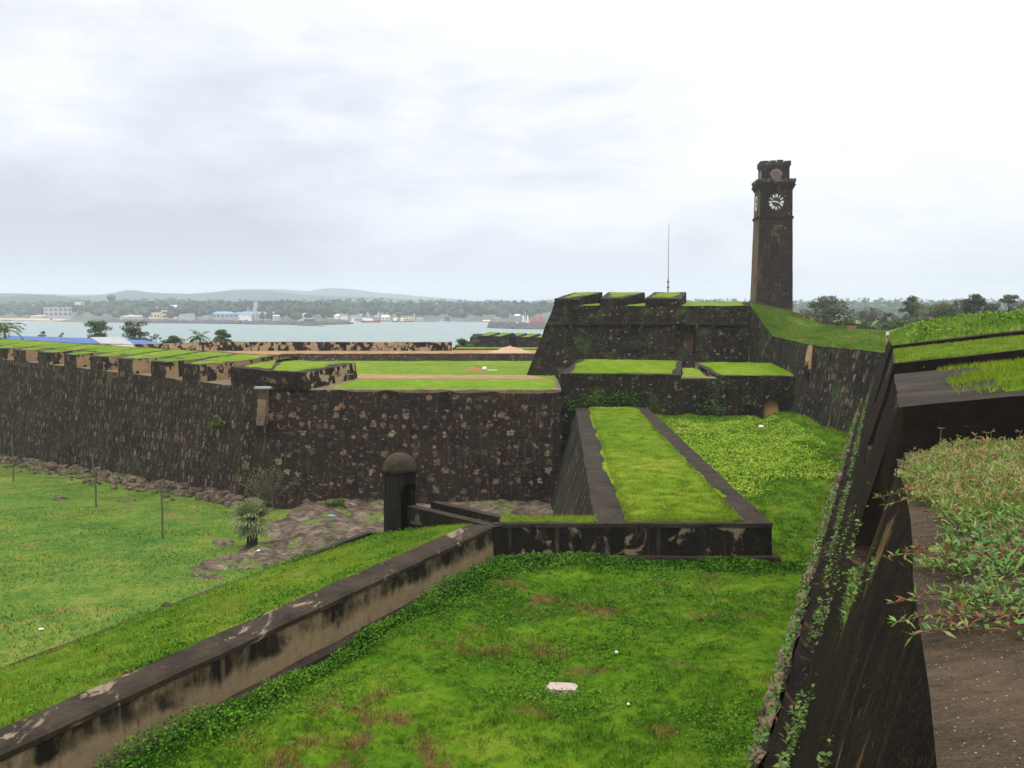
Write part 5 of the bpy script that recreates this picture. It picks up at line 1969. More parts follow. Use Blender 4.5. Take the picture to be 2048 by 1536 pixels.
# clock dials on the four sides
DIALW = plain('dial_white', (.78, .76, .70), .6, .08, 3)
DIALD = plain('dial_dark', (.02, .018, .018), .7, .2, 3)
NUM = ['XII', 'I', 'II', 'III', 'IV', 'V', 'VI', 'VII', 'VIII', 'IX', 'X', 'XI']


def bar(b, p0, p1, w_, y):
    d = (Vector((p1[0] - p0[0], p1[1] - p0[1], 0))).normalized()
    nx, nz_ = -d.y * w_ / 2, d.x * w_ / 2
    q = [(p0[0] + nx, y, p0[1] + nz_), (p0[0] - nx, y, p0[1] - nz_), (p1[0] - nx, y, p1[1] - nz_), (p1[0] + nx, y, p1[1] + nz_)]
    q2 = [(a, y + .04, c) for a, _, c in q]
    b.poly(q); b.poly(q2[::-1])
    for i in range(4):
        j = (i + 1) % 4
        b.poly([q[i], q2[i], q2[j], q[j]])


zc = Z(410)
RR = 1.30
for sd_ in range(4):
    h_ = -2.83
    disc = empty('clock_dial', (0, 0, 0))
    disc.parent = tw_
    disc.rotation_euler = (0, 0, sd_ * math.pi / 2)
    b = MB()
    N = 40
    ring = [(RR * 1.0 * math.cos(2 * math.pi * k / N), h_ - .06, zc + RR * math.sin(2 * math.pi * k / N)) for k in range(N)]
    b.poly(ring)
    bk = [(x, h_ + .05, z) for x, _, z in ring]
    for k in range(N):
        b.poly([ring[(k + 1) % N], ring[k], bk[k], bk[(k + 1) % N]])
    b.build('dial_plate', DIALD, disc, world=False)
    b = MB()
    for (ra, rb_) in ((1.0, 1.09),):
        for k in range(N):
            a0, a1 = 2 * math.pi * k / N, 2 * math.pi * (k + 1) / N
            pts = [(RR * r_ * math.cos(a), h_ - .10, zc + RR * r_ * math.sin(a)) for r_, a in ((ra, a0), (rb_, a0), (rb_, a1), (ra, a1))]
            b.poly(pts[::-1])
            b.poly([(RR * rb_ * math.cos(a), y, zc + RR * rb_ * math.sin(a)) for a, y in ((a0, h_ - .10), (a0, h_ + .04), (a1, h_ + .04), (a1, h_ - .10))])
    b.build('dial_rim', TC, disc, world=False)
    b = MB()
    for k, s_ in enumerate(NUM):
        b = MB()
        th = R(90 - 30 * k)
        gl = {'I': .10, 'V': .19, 'X': .19}
        tot = sum(gl[c] for c in s_)
        x = -tot / 2
        r0, r1 = RR * .60, RR * .97
        def tp_(lx, r_):
            return (-lx * math.sin(th) * -1 + r_ * math.cos(th), zc + -lx * math.cos(th) + r_ * math.sin(th)) if False else (r_ * math.cos(th) + lx * math.sin(th), zc + r_ * math.sin(th) - lx * math.cos(th))
        for c in s_:
            w2 = gl[c]
            cx_ = x + w2 / 2
            if c == 'I':
                bar(b, tp_(cx_, r0), tp_(cx_, r1), .095, h_ - .11)
            elif c == 'V':
                bar(b, tp_(cx_, r0), tp_(cx_ - .075, r1), .07, h_ - .11)
                bar(b, tp_(cx_, r0), tp_(cx_ + .075, r1), .05, h_ - .112)
            else:
                bar(b, tp_(cx_ - .075, r0), tp_(cx_ + .075, r1), .06, h_ - .11)
                bar(b, tp_(cx_ + .075, r0), tp_(cx_ - .075, r1), .06, h_ - .112)
            x += w2
        b.build('numeral', DIALW, disc, world=False)
    b = MB()
    am = R(90 - 6 * 18)
    bar(b, (-.22 * math.cos(am), zc - .22 * math.sin(am)), (RR * .86 * math.cos(am), zc + RR * .86 * math.sin(am)), .12, h_ - .17)
    b.build('minute_hand', DIALW, disc, world=False)
    b = MB()
    ah = R(90 - 30 * 9.3)
    bar(b, (.1 * math.cos(ah + math.pi), zc), (RR * .55 * math.cos(ah), zc + RR * .55 * math.sin(ah)), .17, h_ - .22)
    b.build('hour_hand', DIALW, disc, world=False)
    # belfry arch
    b = MB()
    hy = -2.31
    zb_ = Z(367)
    pts = [(math.cos(R(a)) * .85, hy - .02, zb_ + .75 + math.sin(R(a)) * .85) for a in range(0, 181, 15)]
    b.poly([(.85, hy - .02, zb_), *pts, (-.85, hy - .02, zb_)][::-1])
    w1 = b.build('belfry_opening', DARKM if False else plain('dark_glass', (.10, .10, .13), .4, .3, 2), tw_, world=False)
    w1.rotation_euler = (0, 0, sd_ * math.pi / 2)
    b = MB()
    for k in range(12):
        a0, a1 = R(15 * k), R(15 * (k + 1))
        q_ = [(r_ * math.cos(a), hy - .07, zb_ + .75 + r_ * math.sin(a)) for r_, a in ((.84, a0), (1.08, a0), (1.08, a1), (.84, a1))]
        b.poly(q_[::-1])
        b.poly([q_[1], q_[2], (q_[2][0], hy + .05, q_[2][2]), (q_[1][0], hy + .05, q_[1][2])])
    w1 = b.build('brick_arch', BRICK, tw_, world=False)
    w1.rotation_euler = (0, 0, sd_ * math.pi / 2)

# ================================================================== FAR BASTION across the inner bay
fb = empty('far_bastion', P(1010, 700, 205), label='distant low bastion with grassy merlons at the edge of the bay', cat='bastion')
b = MB()
x0, x1 = P(940, 690, 205).x, P(1110, 690, 205).x
zt_ = P(1000, 676, 205).z
b.solid([(x0 - .8, 203, -19.5), (x1, 203, -19.5), (x1, 225, -19.5), (x0, 225, -19.5)], [(x0, 205, zt_), (x1, 205, zt_ - .5), (x1, 225, zt_), (x0, 225, zt_ + .3)], 1.5)
b.build('wall_face', W3, fb, disp=.2)
for k in range(5):
    u0 = 955 + k * 28
    q0 = P(u0, 677 + k * .8, 205.2)
    wd = 2.2
    tp = [q0 + Vector((0, 0, .55)), q0 + Vector((wd, 0, .5)), q0 + Vector((wd + 2.4, 9, 1.0)), q0 + Vector((2.4, 9, 1.05))]
    b = MB(); b.solid([p - Vector((0, 0, 1.2)) for p in tp], tp, 1.2, 0)
    b.build('merlon', W3, fb, disp=.05)
    turf_quad('turf', tp[0] + Vector((.15, .2, .02)), tp[1] + Vector((-.1, .2, .02)), tp[2] + Vector((-.2, -.2, .02)), tp[3] + Vector((.1, -.2, .02)), G['lawn'], fb, .8, .05, .1)
q = P(1025, 690, 203)
b = MB(); b.lathe([(.75, -5), (.75, 1.5), (.9, 1.6), (.85, 1.8), (.5, 2.3), (.001, 2.5)], 16, (q.x, q.y, q.z))
b.build('turret', GM, fb, smooth=True)

# ================================================================== TREES AND PLANTS
def tree(name, base, top_z, wd, mat, label, cat='tree', group=None, seed=1, layers=None, n_cl=26, n_per=60, ls=.35, trunk=.25, crown_lo=.35, flat=.6, spread=1.0):
    rs = random.Random(seed)
    o = empty(name, base, label=label, cat=cat, group=group)
    H = top_z - base[2]
    b = MB()
    p = Vector(base)
    pts = [p + Vector((0, 0, -.4))]
    for k in range(4):
        pts.append(p + Vector((rs.uniform(-.1, .1) * H * .15, rs.uniform(-.05, .05) * H * .1, H * .75 * (k + 1) / 4)))
    b.tube(pts, [trunk, trunk * .85, trunk * .6, trunk * .4, trunk * .2], 7)
    cens, rads = [], []
    for i in range(n_cl):
        a = rs.uniform(0, 6.28)
        hz = rs.random()
        z_ = base[2] + H * (crown_lo + (1 - crown_lo) * hz * .93)
        prof = math.sqrt(max(.05, 1 - (2 * (hz - .42)) ** 2 * .8))
        r_ = wd / 2 * prof * math.sqrt(rs.random()) * spread
        if layers:
            z_ = base[2] + H * (crown_lo + (1 - crown_lo) * (rs.randrange(layers) + .5 + rs.uniform(-.35, .35)) / layers)
            r_ *= 1.25 - .6 * (z_ - base[2]) / H
        c_ = Vector((base[0] + r_ * math.cos(a), base[1] + r_ * math.sin(a), z_))
        cens.append(tuple(c_))
        rads.append(wd * rs.uniform(.08, .19))
        j = pts[min(4, max(1, int((z_ - base[2]) / H * 4.2)))]
        b.tube([Vector((j.x, j.y, min(j.z, z_ - .3))), Vector(((j.x + c_.x) / 2, (j.y + c_.y) / 2, (j.z + z_) / 2 - .1)), c_], [trunk * .3, trunk * .2, trunk * .07], 4)
    b.build('trunk', BARK, o)
    foliage_mesh('crown', cens, rads, int(n_per * 1.7), ls * 1.25, mat, o, flat=flat)
    return o


gz = -18.5
def tr_at(u, vtop, d, wpx, mat, label, **kw):
    t_ = P(u, vtop, d)
    return tree('tree', (t_.x, t_.y, kw.pop('base', gz)), t_.z, wpx * d / F, mat, label, **kw)


tr_at(192, 640, 185, 62, LF1, 'layered open green tree behind the long blue roof', group='trees on the shore behind the left wall', seed=3, layers=5, n_cl=34, flat=.5, crown_lo=.6, n_per=70, ls=.3)
tr_at(270, 642, 180, 64, LF2, 'feathery olive tree just right of the tin-roofed shed', group='trees on the shore behind the left wall', seed=8, layers=6, n_cl=38, flat=.5, crown_lo=.6, n_per=70, ls=.3)
tr_at(442, 660, 190, 46, LF1, 'compact round dark tree above the patchy parapet', group='trees on the shore behind the left wall', seed=4, n_cl=50, crown_lo=.6, n_per=90, ls=.35)
tr_at(345, 672, 180, 54, LF2, 'low brownish tree between the tin shed and the small palm', group='trees on the shore behind the left wall', seed=5, n_cl=34, crown_lo=.65, ls=.3)
tr_at(5, 672, 150, 70, LF2, 'bushy yellowish tree at the left edge before the blue roof', group='trees on the shore behind the left wall', seed=6, n_cl=50, crown_lo=.6, n_per=90, ls=.3)
tr_at(86, 662, 180, 26, LF3, 'small bare grey-brown tree above the middle of the blue roof', group='trees on the shore behind the left wall', seed=9, n_cl=20, crown_lo=.75, n_per=40, ls=.2)
tr_at(124, 664, 180, 20, LF3, 'thin leafless tree left of the layered green tree', group='trees on the shore behind the left wall', seed=10, n_cl=10, crown_lo=.75, n_per=16, ls=.2)
tr_at(310, 668, 182, 34, LF3, 'sparse grey tree right of the feathery olive tree', group='trees on the shore behind the left wall', seed=11, n_cl=16, crown_lo=.75, n_per=26, ls=.2)
tr_at(925, 676, 170, 46, LF1, 'green bushy tree right of the patchy parapet end', group='trees on the shore behind the left wall', seed=12, n_cl=44, crown_lo=.55, n_per=90, ls=.3)
tr_at(948, 668, 198, 34, LF3, 'bare grey-brown tree at the left end of the distant bastion', group='trees on the shore behind the left wall', seed=13, n_cl=24, crown_lo=.55, n_per=40, ls=.25)

RG = 'hazy trees beyond the rampart on the right'
tr_at(1655, 594, 190, 92, LF2, 'wide tree with bare upper twigs right of the clock tower', base=-9, group=RG, seed=20, n_cl=70, crown_lo=.3, n_per=80, ls=.33, spread=1.1)
tr_at(1622, 622, 200, 46, LF3, 'small grey tree at the foot of the clock tower', base=-9, group=RG, seed=21, n_cl=20, crown_lo=.4, n_per=40, ls=.3)
tr_at(1742, 614, 260, 56, LF3, 'pale hazy tree midway between the wide tree and the right trees', base=-9, group=RG, seed=22, n_cl=34, crown_lo=.3, n_per=50, ls=.4)
tr_at(1778, 626, 250, 40, LF3, 'low pale tree just left of the whitewashed coping end', base=-9, group=RG, seed=23, n_cl=24, crown_lo=.3, n_per=50, ls=.4)
tr_at(1828, 592, 200, 54, LF2, 'tall uneven tree standing over the whitewashed coping', base=-9, group=RG, seed=24, n_cl=44, crown_lo=.3, flat=.7, n_per=60, ls=.33)
tr_at(1880, 612, 185, 135, LF2, 'broad dome-shaped olive tree above the weeds', base=-9, group=RG, seed=25, n_cl=110, crown_lo=.25, n_per=80, ls=.28)
tr_at(1893, 602, 215, 28, LF3, 'slim grey tree rising behind the dome-shaped tree', base=-9, group=RG, seed=26, n_cl=16, crown_lo=.5, n_per=40, ls=.3)
tr_at(1918, 596, 215, 36, LF2, 'thin-topped tree behind the right half of the dome-shaped tree', base=-9, group=RG, seed=27, n_cl=24, crown_lo=.5, n_per=50, ls=.3)
tr_at(1950, 588, 200, 54, LF2, 'rounded dark tree behind the flying crow', base=-9, group=RG, seed=28, n_cl=52, crown_lo=.35, n_per=80, ls=.33)
tr_at(2022, 586, 215, 52, LF3, 'open-crowned tall grey tree near the right edge', base=-9, group=RG, seed=29, n_cl=36, crown_lo=.45, n_per=50, ls=.33)
tr_at(1985, 604, 240, 44, LF3, 'dim tree between the rounded and the open-crowned trees', base=-9, group=RG, seed=30, n_cl=30, crown_lo=.4, n_per=50, ls=.4)
tr_at(2050, 606, 150, 60, LF2, 'reddish olive bush cut by the right edge', base=-9, group=RG, seed=31, n_cl=40, crown_lo=.4, n_per=80, ls=.25)
for i, (u, v_, d, wpx, lb) in enumerate([(1725, 646, 150, 40, 'low green bush behind the brick pedestal'), (1770, 650, 150, 44, 'low green bush left of the whitewashed coping'), (1668, 650, 160, 30, 'low dark bush left of the brick pedestal'), (1800, 640, 170, 60, 'dull green bush right behind the whitewashed coping')]):
    t_ = P(u, v_, d)
    tree('bush', (t_.x, t_.y, -9), t_.z, wpx * d / F, LF1, lb, cat='bush', group='bushes beyond the grass bank', seed=40 + i, n_cl=36, crown_lo=.5, n_per=70, ls=.25, trunk=.12)


def frond(b_pts, b_rn, base, d, length, droop, nl_=16, lw=.05, ll=.5):
    """coconut type frond: returns leaf base points and directions"""
    out = []
    p = Vector(base); v_ = Vector(d).normalized()
    for k in range(nl_):
        p = p + v_ * (length / nl_)
        v_ = (v_ + Vector((0, 0, -droop / nl_))).normalized()
        side = v_.cross(Vector((0, 0, 1))).normalized()
        for sg in (-1, 1):
            out.append((p.copy(), (side * sg + v_ * .5 + Vector((0, 0, -.35))).normalized(), ll * (1 - abs(k / nl_ - .4))))
    return out


def coconut(u, vtop, d, label, ht, fl_=2.6, seed=1):
    t_ = P(u, vtop, d)
    top = Vector((t_.x, t_.y, t_.z - fl_ * .45))
    base = Vector((t_.x + .8, t_.y, gz))
    o = empty('palm_tree', base, label=label, cat='palm')
    b = MB()
    b.tube([base, base.lerp(top, .5) + Vector((.3, 0, 0)), top], [.22, .16, .12], 8)
    b.build('trunk', BARKP, o)
    rs = random.Random(seed)
    P_, D_, L_ = [], [], []
    for k in range(17):
        a = rs.uniform(0, 6.28); e = rs.uniform(-.1, 1.2)
        for (p_, dd, l_) in frond(None, None, top, (math.cos(a) * math.cos(e), math.sin(a) * math.cos(e), math.sin(e)), fl_, 1.7, ll=.9):
            P_.append(tuple(p_)); D_.append(tuple(dd)); L_.append(l_)
    v, f, r = leaves(np.array(P_), np.array(L_), .14, direc=np.array(D_))
    np_mesh('crown', v, f, LF5, o, r)


coconut(399, 664, 180, 'small coconut palm rising above the patchy parapet', 0, 2.4, 2)
coconut(8, 640, 140, 'dark palm crown at the left edge above the bushy tree', 0, 3.0, 6)

# young fan palm in the field
q = Pz(504, 1096, -15.2)
q = Vector((q.x, q.y, float(zfield(np.array(q.x), np.array(q.y)))))
# recompute so it stands where the sight line meets the field
for _ in range(8):
    q = Pz(504, 1096, q.z); q.z = float(zfield(np.array(q.x), np.array(q.y)))
sc_p = q.y / 62.0
fpm = empty('fan_palm', q, label='short fan palm with a rough trunk standing in the left field', cat='palm')
b = MB()
b.tube([(0, 0, -.2), (0.02, 0, .6), (-.02, 0, 1.3), (0, 0, 2.1)], [.38, .34, .30, .2], 12)
rs = random.Random(3)
for k in range(110):    # leaf boots
    a = rs.uniform(0, 6.28); z_ = rs.uniform(.1, 2.0)
    r0 = .31
    d_ = Vector((math.cos(a), math.sin(a), 0))
    s_ = Vector((-math.sin(a), math.cos(a), 0)) * .07
    p0 = d_ * (r0 - .03) + Vector((0, 0, z_))
    p1 = d_ * (r0 + rs.uniform(.08, .2)) + Vector((0, 0, z_ + rs.uniform(.12, .25)))
    b.poly([p0 - s_, p0 + s_, p1]); b.poly([p0 + s_, p0 - s_, p1 + Vector((0, 0, .04))])
b.build('trunk', BARKP, fpm, world=False)
V_, F_, R_ = [], [], []
rs = random.Random(9)
for k in range(34):
    a = k * 2.4 + rs.uniform(-.3, .3)
    e = rs.uniform(-.35, 1.3) if k < 27 else rs.uniform(-1.1, -.5)
    dead = k >= 27 or e < -.3
    d_ = Vector((math.cos(a) * math.cos(e), math.sin(a) * math.cos(e), math.sin(e)))
    st_len = rs.uniform(.5, .75)
    c0_ = Vector((0, 0, 2.0)) + d_ * .1
    c1_ = c0_ + d_ * st_len + Vector((0, 0, -.08))
    side = d_.cross(Vector((0, 0, 1))).normalized(); upv = side.cross(d_)
    # petiole
    i0 = len(V_)
    V_ += [tuple(c0_ + side * .02), tuple(c0_ - side * .02), tuple(c1_ - side * .012), tuple(c1_ + side * .012)]
    F_.append((i0, i0 + 1, i0 + 2, i0 + 3)); R_ += [.5] * 4
    rn_ = rs.uniform(.75, 1) if dead else rs.uniform(.15, .85)
    ns = 15
    for j in range(ns):
        th = R(-115 + 230 * j / (ns - 1))
        ln = rs.uniform(.9, 1.1) * (1 - .25 * abs(th) / 2)
        dd = (d_ * math.cos(th) + side * math.sin(th)).normalized()
        pl_ = upv * (.05 if j % 2 else -.02)
        w_ = dd.cross(upv).normalized() * .055
        mid = c1_ + dd * ln * .6 + pl_
        tip = c1_ + dd * ln + Vector((0, 0, -.12 - .1 * rs.random()))
        i0 = len(V_)
        V_ += [tuple(c1_), tuple(mid + w_), tuple(tip), tuple(mid - w_)]
        F_.append((i0, i0 + 1, i0 + 2, i0 + 3)); R_ += [rn_ + rs.uniform(-.1, .1)] * 4
np_m = np_mesh('crown', np.array(V_), np.array(F_), LF4, None, np.array(R_))
np_m.parent = fpm
fpm.scale = (sc_p * .97,) * 3

# shrub on the wall corner and shrubs at the wall foot
q = P(538, 1005, 76.0)
sh = empty('wall_shrub', q, label='straggly nearly bare shrub growing up the dark wall corner', cat='shrub')
b = MB(); rs = random.Random(2); tips = []
for k in range(26):
    a = rs.uniform(0, 6.28); e = rs.uniform(.6, 1.5)
    p = Vector(q) + Vector((0, -.4, 0)); pts = [p]
    d_ = Vector((math.cos(a) * math.cos(e), -abs(math.sin(a)) * math.cos(e) * .5, math.sin(e)))
    for j in range(5):
        p = p + d_ * rs.uniform(.4, .75); d_ = (d_ + Vector((rs.uniform(-.3, .3), rs.uniform(-.2, .1), rs.uniform(-.1, .2)))).normalized()
        pts.append(p.copy())
    b.tube(pts, [.035, .03, .025, .02, .015, .01], 4)
    tips += pts[2:]
b.build('trunk', plain('grey_twigs', (.13, .105, .07), .9, .3, 3), sh)
T_ = np.repeat(np.array([tuple(t_) for t_ in tips]), 10, 0) + rng.normal(0, .14, (len(tips) * 10, 3))
v, f, r = leaves(T_, .12, .07, .2); np_mesh('leaves', v, f, LF2, sh, r)
for i, (u, v_, d, w_, h_, lb) in enumerate([(672, 1012, 74, 1.6, .8, 'low green bush at the foot of the centre wall'), (640, 1035, 71, .8, .4, 'tiny green bush on the rocks below the centre wall'), (432, 850, 79.2, 1.0, 1.1, 'green tuft growing out of the left wall face')]):
    t_ = P(u, v_, d)
    tree('bush', (t_.x, t_.y, t_.z - h_ * .4), t_.z + h_ * .6, w_, LF5, lb, cat='bush', seed=60 + i, n_cl=16, n_per=50, ls=.13, trunk=.04, crown_lo=.15)

# posts in the left field
for i, (u, vb, vt, lb) in enumerate([(27, 963, 872, 'leftmost thin wooden post in the field before the long wall'), (192, 1016, 905, 'middle thin wooden post in the field near the rubble footing'), (325, 1077, 958, 'right-hand thin wooden post in the field, nearest the fan palm')]):
    q = Pz(u, vb, -16)
    for _ in range(8):
        q.z = float(zfield(np.array(q.x), np.array(q.y))); q = Pz(u, vb, q.z)
    hgt_ = (vb - vt) / F * q.y * 1.0
    o = empty('wooden_post', q, label=lb, cat='post', group='thin posts in the left field')
    b = MB(); b.tube([(0, 0, -.3), (.03, 0, hgt_ * .5), (-.04 if i != 1 else -.2, 0, hgt_)], [.075, .065, .055], 8)
    b.build('shaft', POSTM, o, world=False)
    b = MB(); b.box(-.09, .06, -.05, .05, hgt_ - .25, hgt_ - .15); b.build('bracket', DARKM, o, world=False)

# litter
for i, (u, v_, lb, mt, sz) in enumerate([(664, 1033, 'pale blue plastic scrap on the rocks behind the fan palm', BLUEP, .3), (520, 1103, 'white and blue scrap lying just right of the fan palm foot', WHITE, .2), (82, 1260, 'tiny white scrap in the near part of the left field', WHITE, .14), (590, 1122, 'pale scrap on the bare earth tongue below the palm', PALE, .25)]):
    q = Pz(u, v_, -15)
    for _ in range(8):
        zz = max(float(zfield(np.array(q.x), np.array(q.y))), float(zrock(np.array([q.x]), np.array([q.y]))[0]) if -19 < q.x < 5 and 44 < q.y < 81 else -99)
        q = Pz(u, v_, zz)
    b = MB(); b.blob((0, 0, .05), (sz, sz * .5, sz * .3), i + 2, .5, 1)
    o = b.build('litter_scrap', mt); o.location = q; tag(o, lb, 'litter')
# boulders by the bank edge in the field
for i, (u, v_, lb, sz) in enumerate([(350, 1217, 'lower of two flat tan rocks showing past the left bank edge', .8), (432, 1192, 'upper of two flat tan rocks showing past the left bank edge', .9), (120, 1000 + 0, 'flat pale rock in the field before the left wall', .7), (255, 1003, 'squat grey boulder near the middle of the wall footing', .7)]):
    q = Pz(u, v_, -14.5)
    for _ in range(8):
        q.z = float(zfield(np.array(q.x), np.array(q.y))); q = Pz(u, v_, q.z)
    b = MB(); b.blob((0, 0, 0), (sz, sz * .7, sz * .35), i * 3 + 1, .5, 2)
    o = b.build('boulder', ROCK); o.location = q; tag(o, lb, 'boulder')
# grass blades in the visible field
n = 150000
x_ = rng.uniform(-62, -2, n); y_ = 34 + 84 * rng.random(n) ** 1.6
k = (x_ / y_ > -.55) & (x_ / y_ < -.12)
x_, y_ = x_[k], y_[k]
side_ = (x_ - cor_b.x) * bdir.y - (y_ - cor_b.y) * bdir.x
k = (side_ < -1.2) if fd.x * bdir.y - fd.y * bdir.x < 0 else (side_ > 1.2)
k &= zrock(x_, y_) < zfield(x_, y_) + .02
x_, y_ = x_[k], y_[k]
FB_ = grass('field_blades', (.040, .098, .016), (.084, .152, .020), (.180, .198, .038), brown=.30, s=.55, blade=True, rv=.10)
v, f, r = blades(np.stack([x_, y_, zfield(x_, y_)], 1), .10 + .05 * np.clip(nfield(x_, y_, .4, 91), -.8, 1), .07, 2.0)
tag(np_mesh('field_grass', v, f, FB_, None, r), 'soft windswept grass covering the open field at left', 'grass', kind='stuff')

# birds
def bird(p, sz, rz, label, fly):
    o = empty('crow', p, rz, label=label, cat='bird')
    b = MB(); b.blob((0, 0, 0), (.2 * sz, .075 * sz, .075 * sz), 1, .1, 1)
    b.lathe([(.001, .12), (.05, .09), (.055, .0), (.03, -.05), (.001, -.06)], 8, (.22 * sz, 0, .03 * sz))
    b.poly([(-.15 * sz, .03, 0), (-.15 * sz, -.03, 0), (-.38 * sz, -.06 * sz, -.02), (-.38 * sz, .06 * sz, -.02)])
    b.build('body', BIRDM, o, world=False)
    for sg in (-1, 1):
        b = MB()
        if fly:
            w = [(.1, .05, .02), (-.1, .05, .02), (-.13, .32, .2), (-.02, .62, .02), (.05, .6, .0), (.08, .3, .22)]
        else:
            w = [(.1, .06, .05), (-.3, .05, -.02), (-.28, .08, -.05), (.08, .1, -.03)]
        top_ = [(x * sz, sg * y * sz, z * sz) for x, y, z in w]
        b.poly(top_); b.poly([(x, y, z - .012) for x, y, z in top_][::-1])
        b.build('wing', BIRDM, o, world=False)
    b = MB(); b.tube([(.27 * sz, 0, .03 * sz), (.36 * sz, 0, .01 * sz)], [.018 * sz, .004], 5); b.build('beak', BIRDM, o, world=False)


bird(P(1945, 605, 80), .62, R(150), 'black crow flying above the weeds with arched wings', True)
q = P(1992, 620, 46)
bird(q, .5, R(60), 'black crow perched among the tall weeds under the flying one', False)

# ================================================================== SHEDS behind the left wall
q0, q1 = P(5, 671, 150), P(176, 676, 160)
sh = empty('blue_roofed_shed', ((q0.x + q1.x) / 2, 155, gz), label='long low shed with a bright blue roof behind the left wall', cat='shed')
b = MB()
q2, q3 = P(5, 681, 146), P(182, 687, 156)
q4, q5 = P(-2, 671, 168), P(310, 688, 172)
q5 = P(335, 687, 176)
b.solid([q2 - Vector((0, 0, .12)), P(182, 687, 156) - Vector((0, 0, .12)), P(330, 689, 150) - Vector((0, 0, .12)), P(250, 684, 158) - Vector((0, 0, .12))] if False else [q2 - Vector((0, 0, .15)), q3 - Vector((0, 0, .15)), q1 - Vector((0, 0, .15)), q0 - Vector((0, 0, .15))], [q2, q3, q1, q0], 1.5)
q6, q7 = P(262, 686, 157), P(328, 688, 160)
b.solid([q3 - Vector((0, 0, .15)), q7 - Vector((0, 0, .15)), P(290, 680, 164) - Vector((0, 0, .15)), q1 - Vector((0, 0, .15))], [q3, q7, P(290, 680, 164), q1], 1.5)
b.build('roof', BLUER, sh)
b = MB()
a_, c_ = P(58, 684, 149), P(182, 689, 157.5)
b.solid([Vector((a_.x, a_.y, gz)), Vector((c_.x, c_.y, gz)), Vector((c_.x, c_.y + 2.5, gz)), Vector((a_.x, a_.y + 2.5, gz))], [a_, c_, c_ + Vector((0, 2.5, 0)), a_ + Vector((0, 2.5, 0))], 1)
b.build('wall', wall('shed_wall', stone=0, plaster=.5, pcol=(.3, .3, .28)), sh)
for u in (8, 30, 45):
    b = MB(); p_ = P(u, 682, 148); b.tube([(p_.x, p_.y, gz), p_], [.08, .08], 6); b.build('post', DARKM, sh)
tn = empty('tin_roofed_shed', P(225, 697, 132), label='small shed with a rusty white corrugated tin roof behind the left wall', cat='shed')
m, t = new_mat('rusty_tin')
uvn = t.node('ShaderNodeNewGeometry').outputs['Position']
wv_ = t.node('ShaderNodeTexWave', {'Scale': 1.6, 'Distortion': .0})
t.l.new(uvn, wv_.inputs[0])
rust = t.step(t.noise(t.scale(uvn, (1, .4, .4)), 1.2, 4, .6), .52, .66)
finish(t, t.mix(t.math('MULTIPLY', rust, .6), (.33, .33, .32), (.30, .19, .11)), .5, wv_.outputs[1], .4, .05, .3)
TIN = m
b = MB()
r0, r1 = P(180, 674, 134), P(242, 674, 136)
e0, e1 = P(200, 687, 129), P(270, 689, 131)
b.quad(e0, e1, r1, r0, .8)
b.quad(e0 - Vector((0, 0, .08)), r0 - Vector((0, 0, .08)), r1 - Vector((0, 0, .08)), e1 - Vector((0, 0, .08)), .8)
l0, l1 = P(190, 691, 128.5), P(271, 698, 126)
l2, l3 = P(212, 697, 127.5), P(268, 688.5, 130.9)
b.quad(P(212, 697, 126.5), P(272, 698, 126.5), P(266, 689.6, 130.5), P(196, 688.6, 129), .8)
b.quad(r0, r1, r1 + Vector((.5, 3, -1.5)), r0 + Vector((.5, 3, -1.5)), 1)
b.build('roof', TIN, tn)
b = MB()
b.solid([Vector((e0.x + .3, e0.y + .3, -9)), Vector((e1.x - .3, e1.y + .3, -9)), Vector((r1.x + .2, r1.y + 2, -9)), Vector((r0.x + .2, r0.y + 2, -9))], [Vector((e0.x + .3, e0.y + .3, e0.z - .15)), Vector((e1.x - .3, e1.y + .3, e1.z - .15)), Vector((r1.x + .2, r1.y + 2, e1.z - .2)), Vector((r0.x + .2, r0.y + 2, e0.z - .2))], 1)
b.poly([e0 + Vector((.2, .2, -.12)), r0 + Vector((.15, .1, -.12)), r0 + Vector((.6, 2.7, -1.5))])
b.build('wall', wall('tin_shed_wall', stone=0, plaster=.8, pcol=(.32, .29, .24)), tn)

# ================================================================== FAR SHORE BUILDINGS
def fbox(b, x0, x1, y0, y1, z0, z1, m=0):
    b.box(x0, x1, y0, y1, z0, z1, m)


